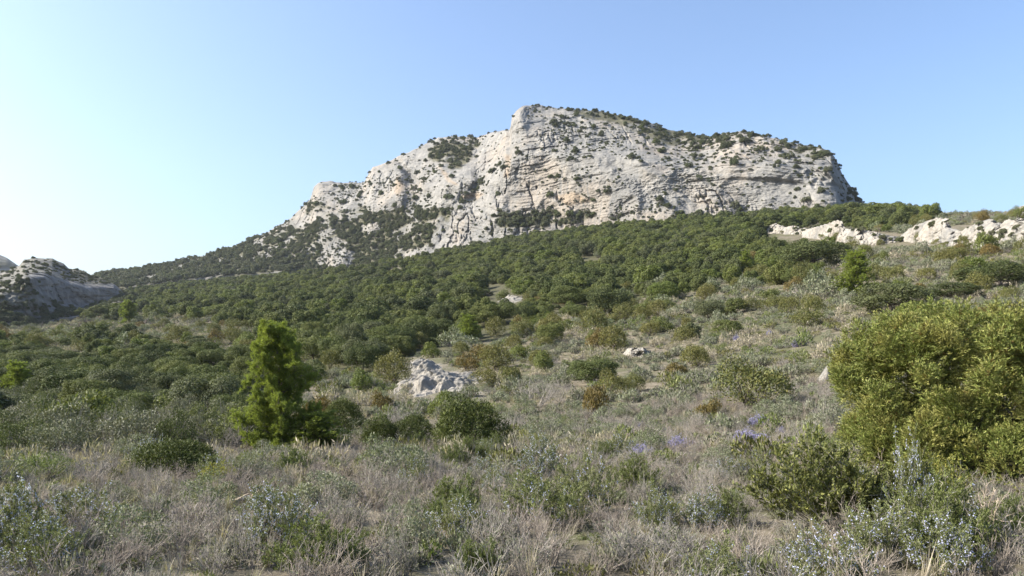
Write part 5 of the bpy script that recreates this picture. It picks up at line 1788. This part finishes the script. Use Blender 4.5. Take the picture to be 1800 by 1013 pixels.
stuff("grass", A_[:, :3], A_[:, [3, 3, 4]], np.stack([A_[:, 7], A_[:, 7][::-1], A_[:, 5]], -1), A_[:, 6], gsrc, "dry straw-coloured grass over the open slope", "grass")
print("GRASS", len(A_))

# low scrub of the middle distance
parts_ = []
for (y0, y1, sp, sd, s) in ((4.4, 13, .40, 649, .38), (13, 30, .72, 650, .78), (30, 75, 1.0, 651, 1.15), (75, 170, 1.5, 652, 1.7), (170, 330, 2.4, 653, 2.1)):
    X, Y, Z, u, v, r = scatter_xy(y0, y1, sp, sd, -60, 1860, pad=3.0)
    m = open_ground(u, v, X, Y) | (inside(LEFTW, u, v)) | (inside(HOLLOW, u, v) & (r.random(len(X)) < .5))
    pat = fbm(X * .16, Y * .16, 0, 3, 101)
    m &= r.random(len(X)) < .42 + .55 * smooth(-.25, .2, pat)
    m &= (Y > 13) | (r.random(len(X)) < .8)
    m &= ~(inside(STONY3, u, v) & (r.random(len(X)) < .5)) & ~(inside(STONYP, u, v) & (r.random(len(X)) < .6))
    nr_ = Y < 45
    m[nr_] &= free(X[nr_], Y[nr_], np.full(nr_.sum(), .12))
    q = np.flatnonzero(m)
    kind = fbm(X[q] * .12, Y[q] * .12, 3, 3, 102) + r.normal(0, .22, len(q))
    wi = np.where(kind < -.34, 3 + r.integers(0, 2, len(q)), np.where(kind > .1, 5 + r.integers(0, 2, len(q)), np.where(r.random(len(q)) < .2, 7, r.integers(0, 3, len(q)))))
    sc_ = s * r.uniform(.4, 1.35, len(q))
    parts_.append(np.stack([X[q], Y[q], Z[q] - .02, sc_, sc_ * r.uniform(.8, 1.9, len(q)), r.uniform(0, 6, len(q)), wi], -1))
A_ = np.concatenate(parts_)
ssrc = []
for k, vv in enumerate(scr_grey + scr_dry + scr_green + scr_rose):
    j = int(np.flatnonzero(A_[:, 6] == k)[0])
    t = ["grey-green", "grey-green", "grey-green", "straw brown", "straw brown", "olive green", "olive green", "dull green"][k]
    o = place(vv, "garrigue_scrub", A_[j, 0], A_[j, 1], A_[j, 2], .6, .32, 1.0, t + " low cushion of scrub behind the foreground shrubs", "scrub", t + " scrub cushions")
    ssrc.append(o)
stuff("garrigue_scrub", A_[:, :3], A_[:, [3, 3, 4]], np.stack([A_[:, 5] * 0, A_[:, 5] * 0, A_[:, 5]], -1), A_[:, 6], ssrc, "low grey-green and straw scrub covering the open slopes", "scrub")
print("SCRUB", len(A_))

# ------------------------------------------------------------------ the air
def haze():
    me = bpy.data.meshes.new("haze")
    x, y0, y1, z0, z1 = 2300, -40, 1330, -110, 330
    V = [(a, b, c) for c in (z0, z1) for b in (y0, y1) for a in (-x, x)]
    me.from_pydata(V, [], [(0, 2, 3, 1), (4, 5, 7, 6), (0, 1, 5, 4), (2, 6, 7, 3), (0, 4, 6, 2), (1, 3, 7, 5)])
    m = bpy.data.materials.new("thin_air")
    m.use_nodes = True
    t = m.node_tree
    for n in list(t.nodes):
        t.nodes.remove(n)
    out, vol = t.nodes.new("ShaderNodeOutputMaterial"), t.nodes.new("ShaderNodeVolumePrincipled")
    vol.inputs["Color"].default_value = (0.86, 0.92, 1.0, 1)
    vol.inputs["Density"].default_value = 0.00007
    vol.inputs["Anisotropy"].default_value = 0.2
    t.links.new(vol.outputs[0], out.inputs["Volume"])
    me.materials.append(m)
    tag(link("haze", me), "thin pale haze in the air over the hillside", "haze", None, "stuff")
haze()
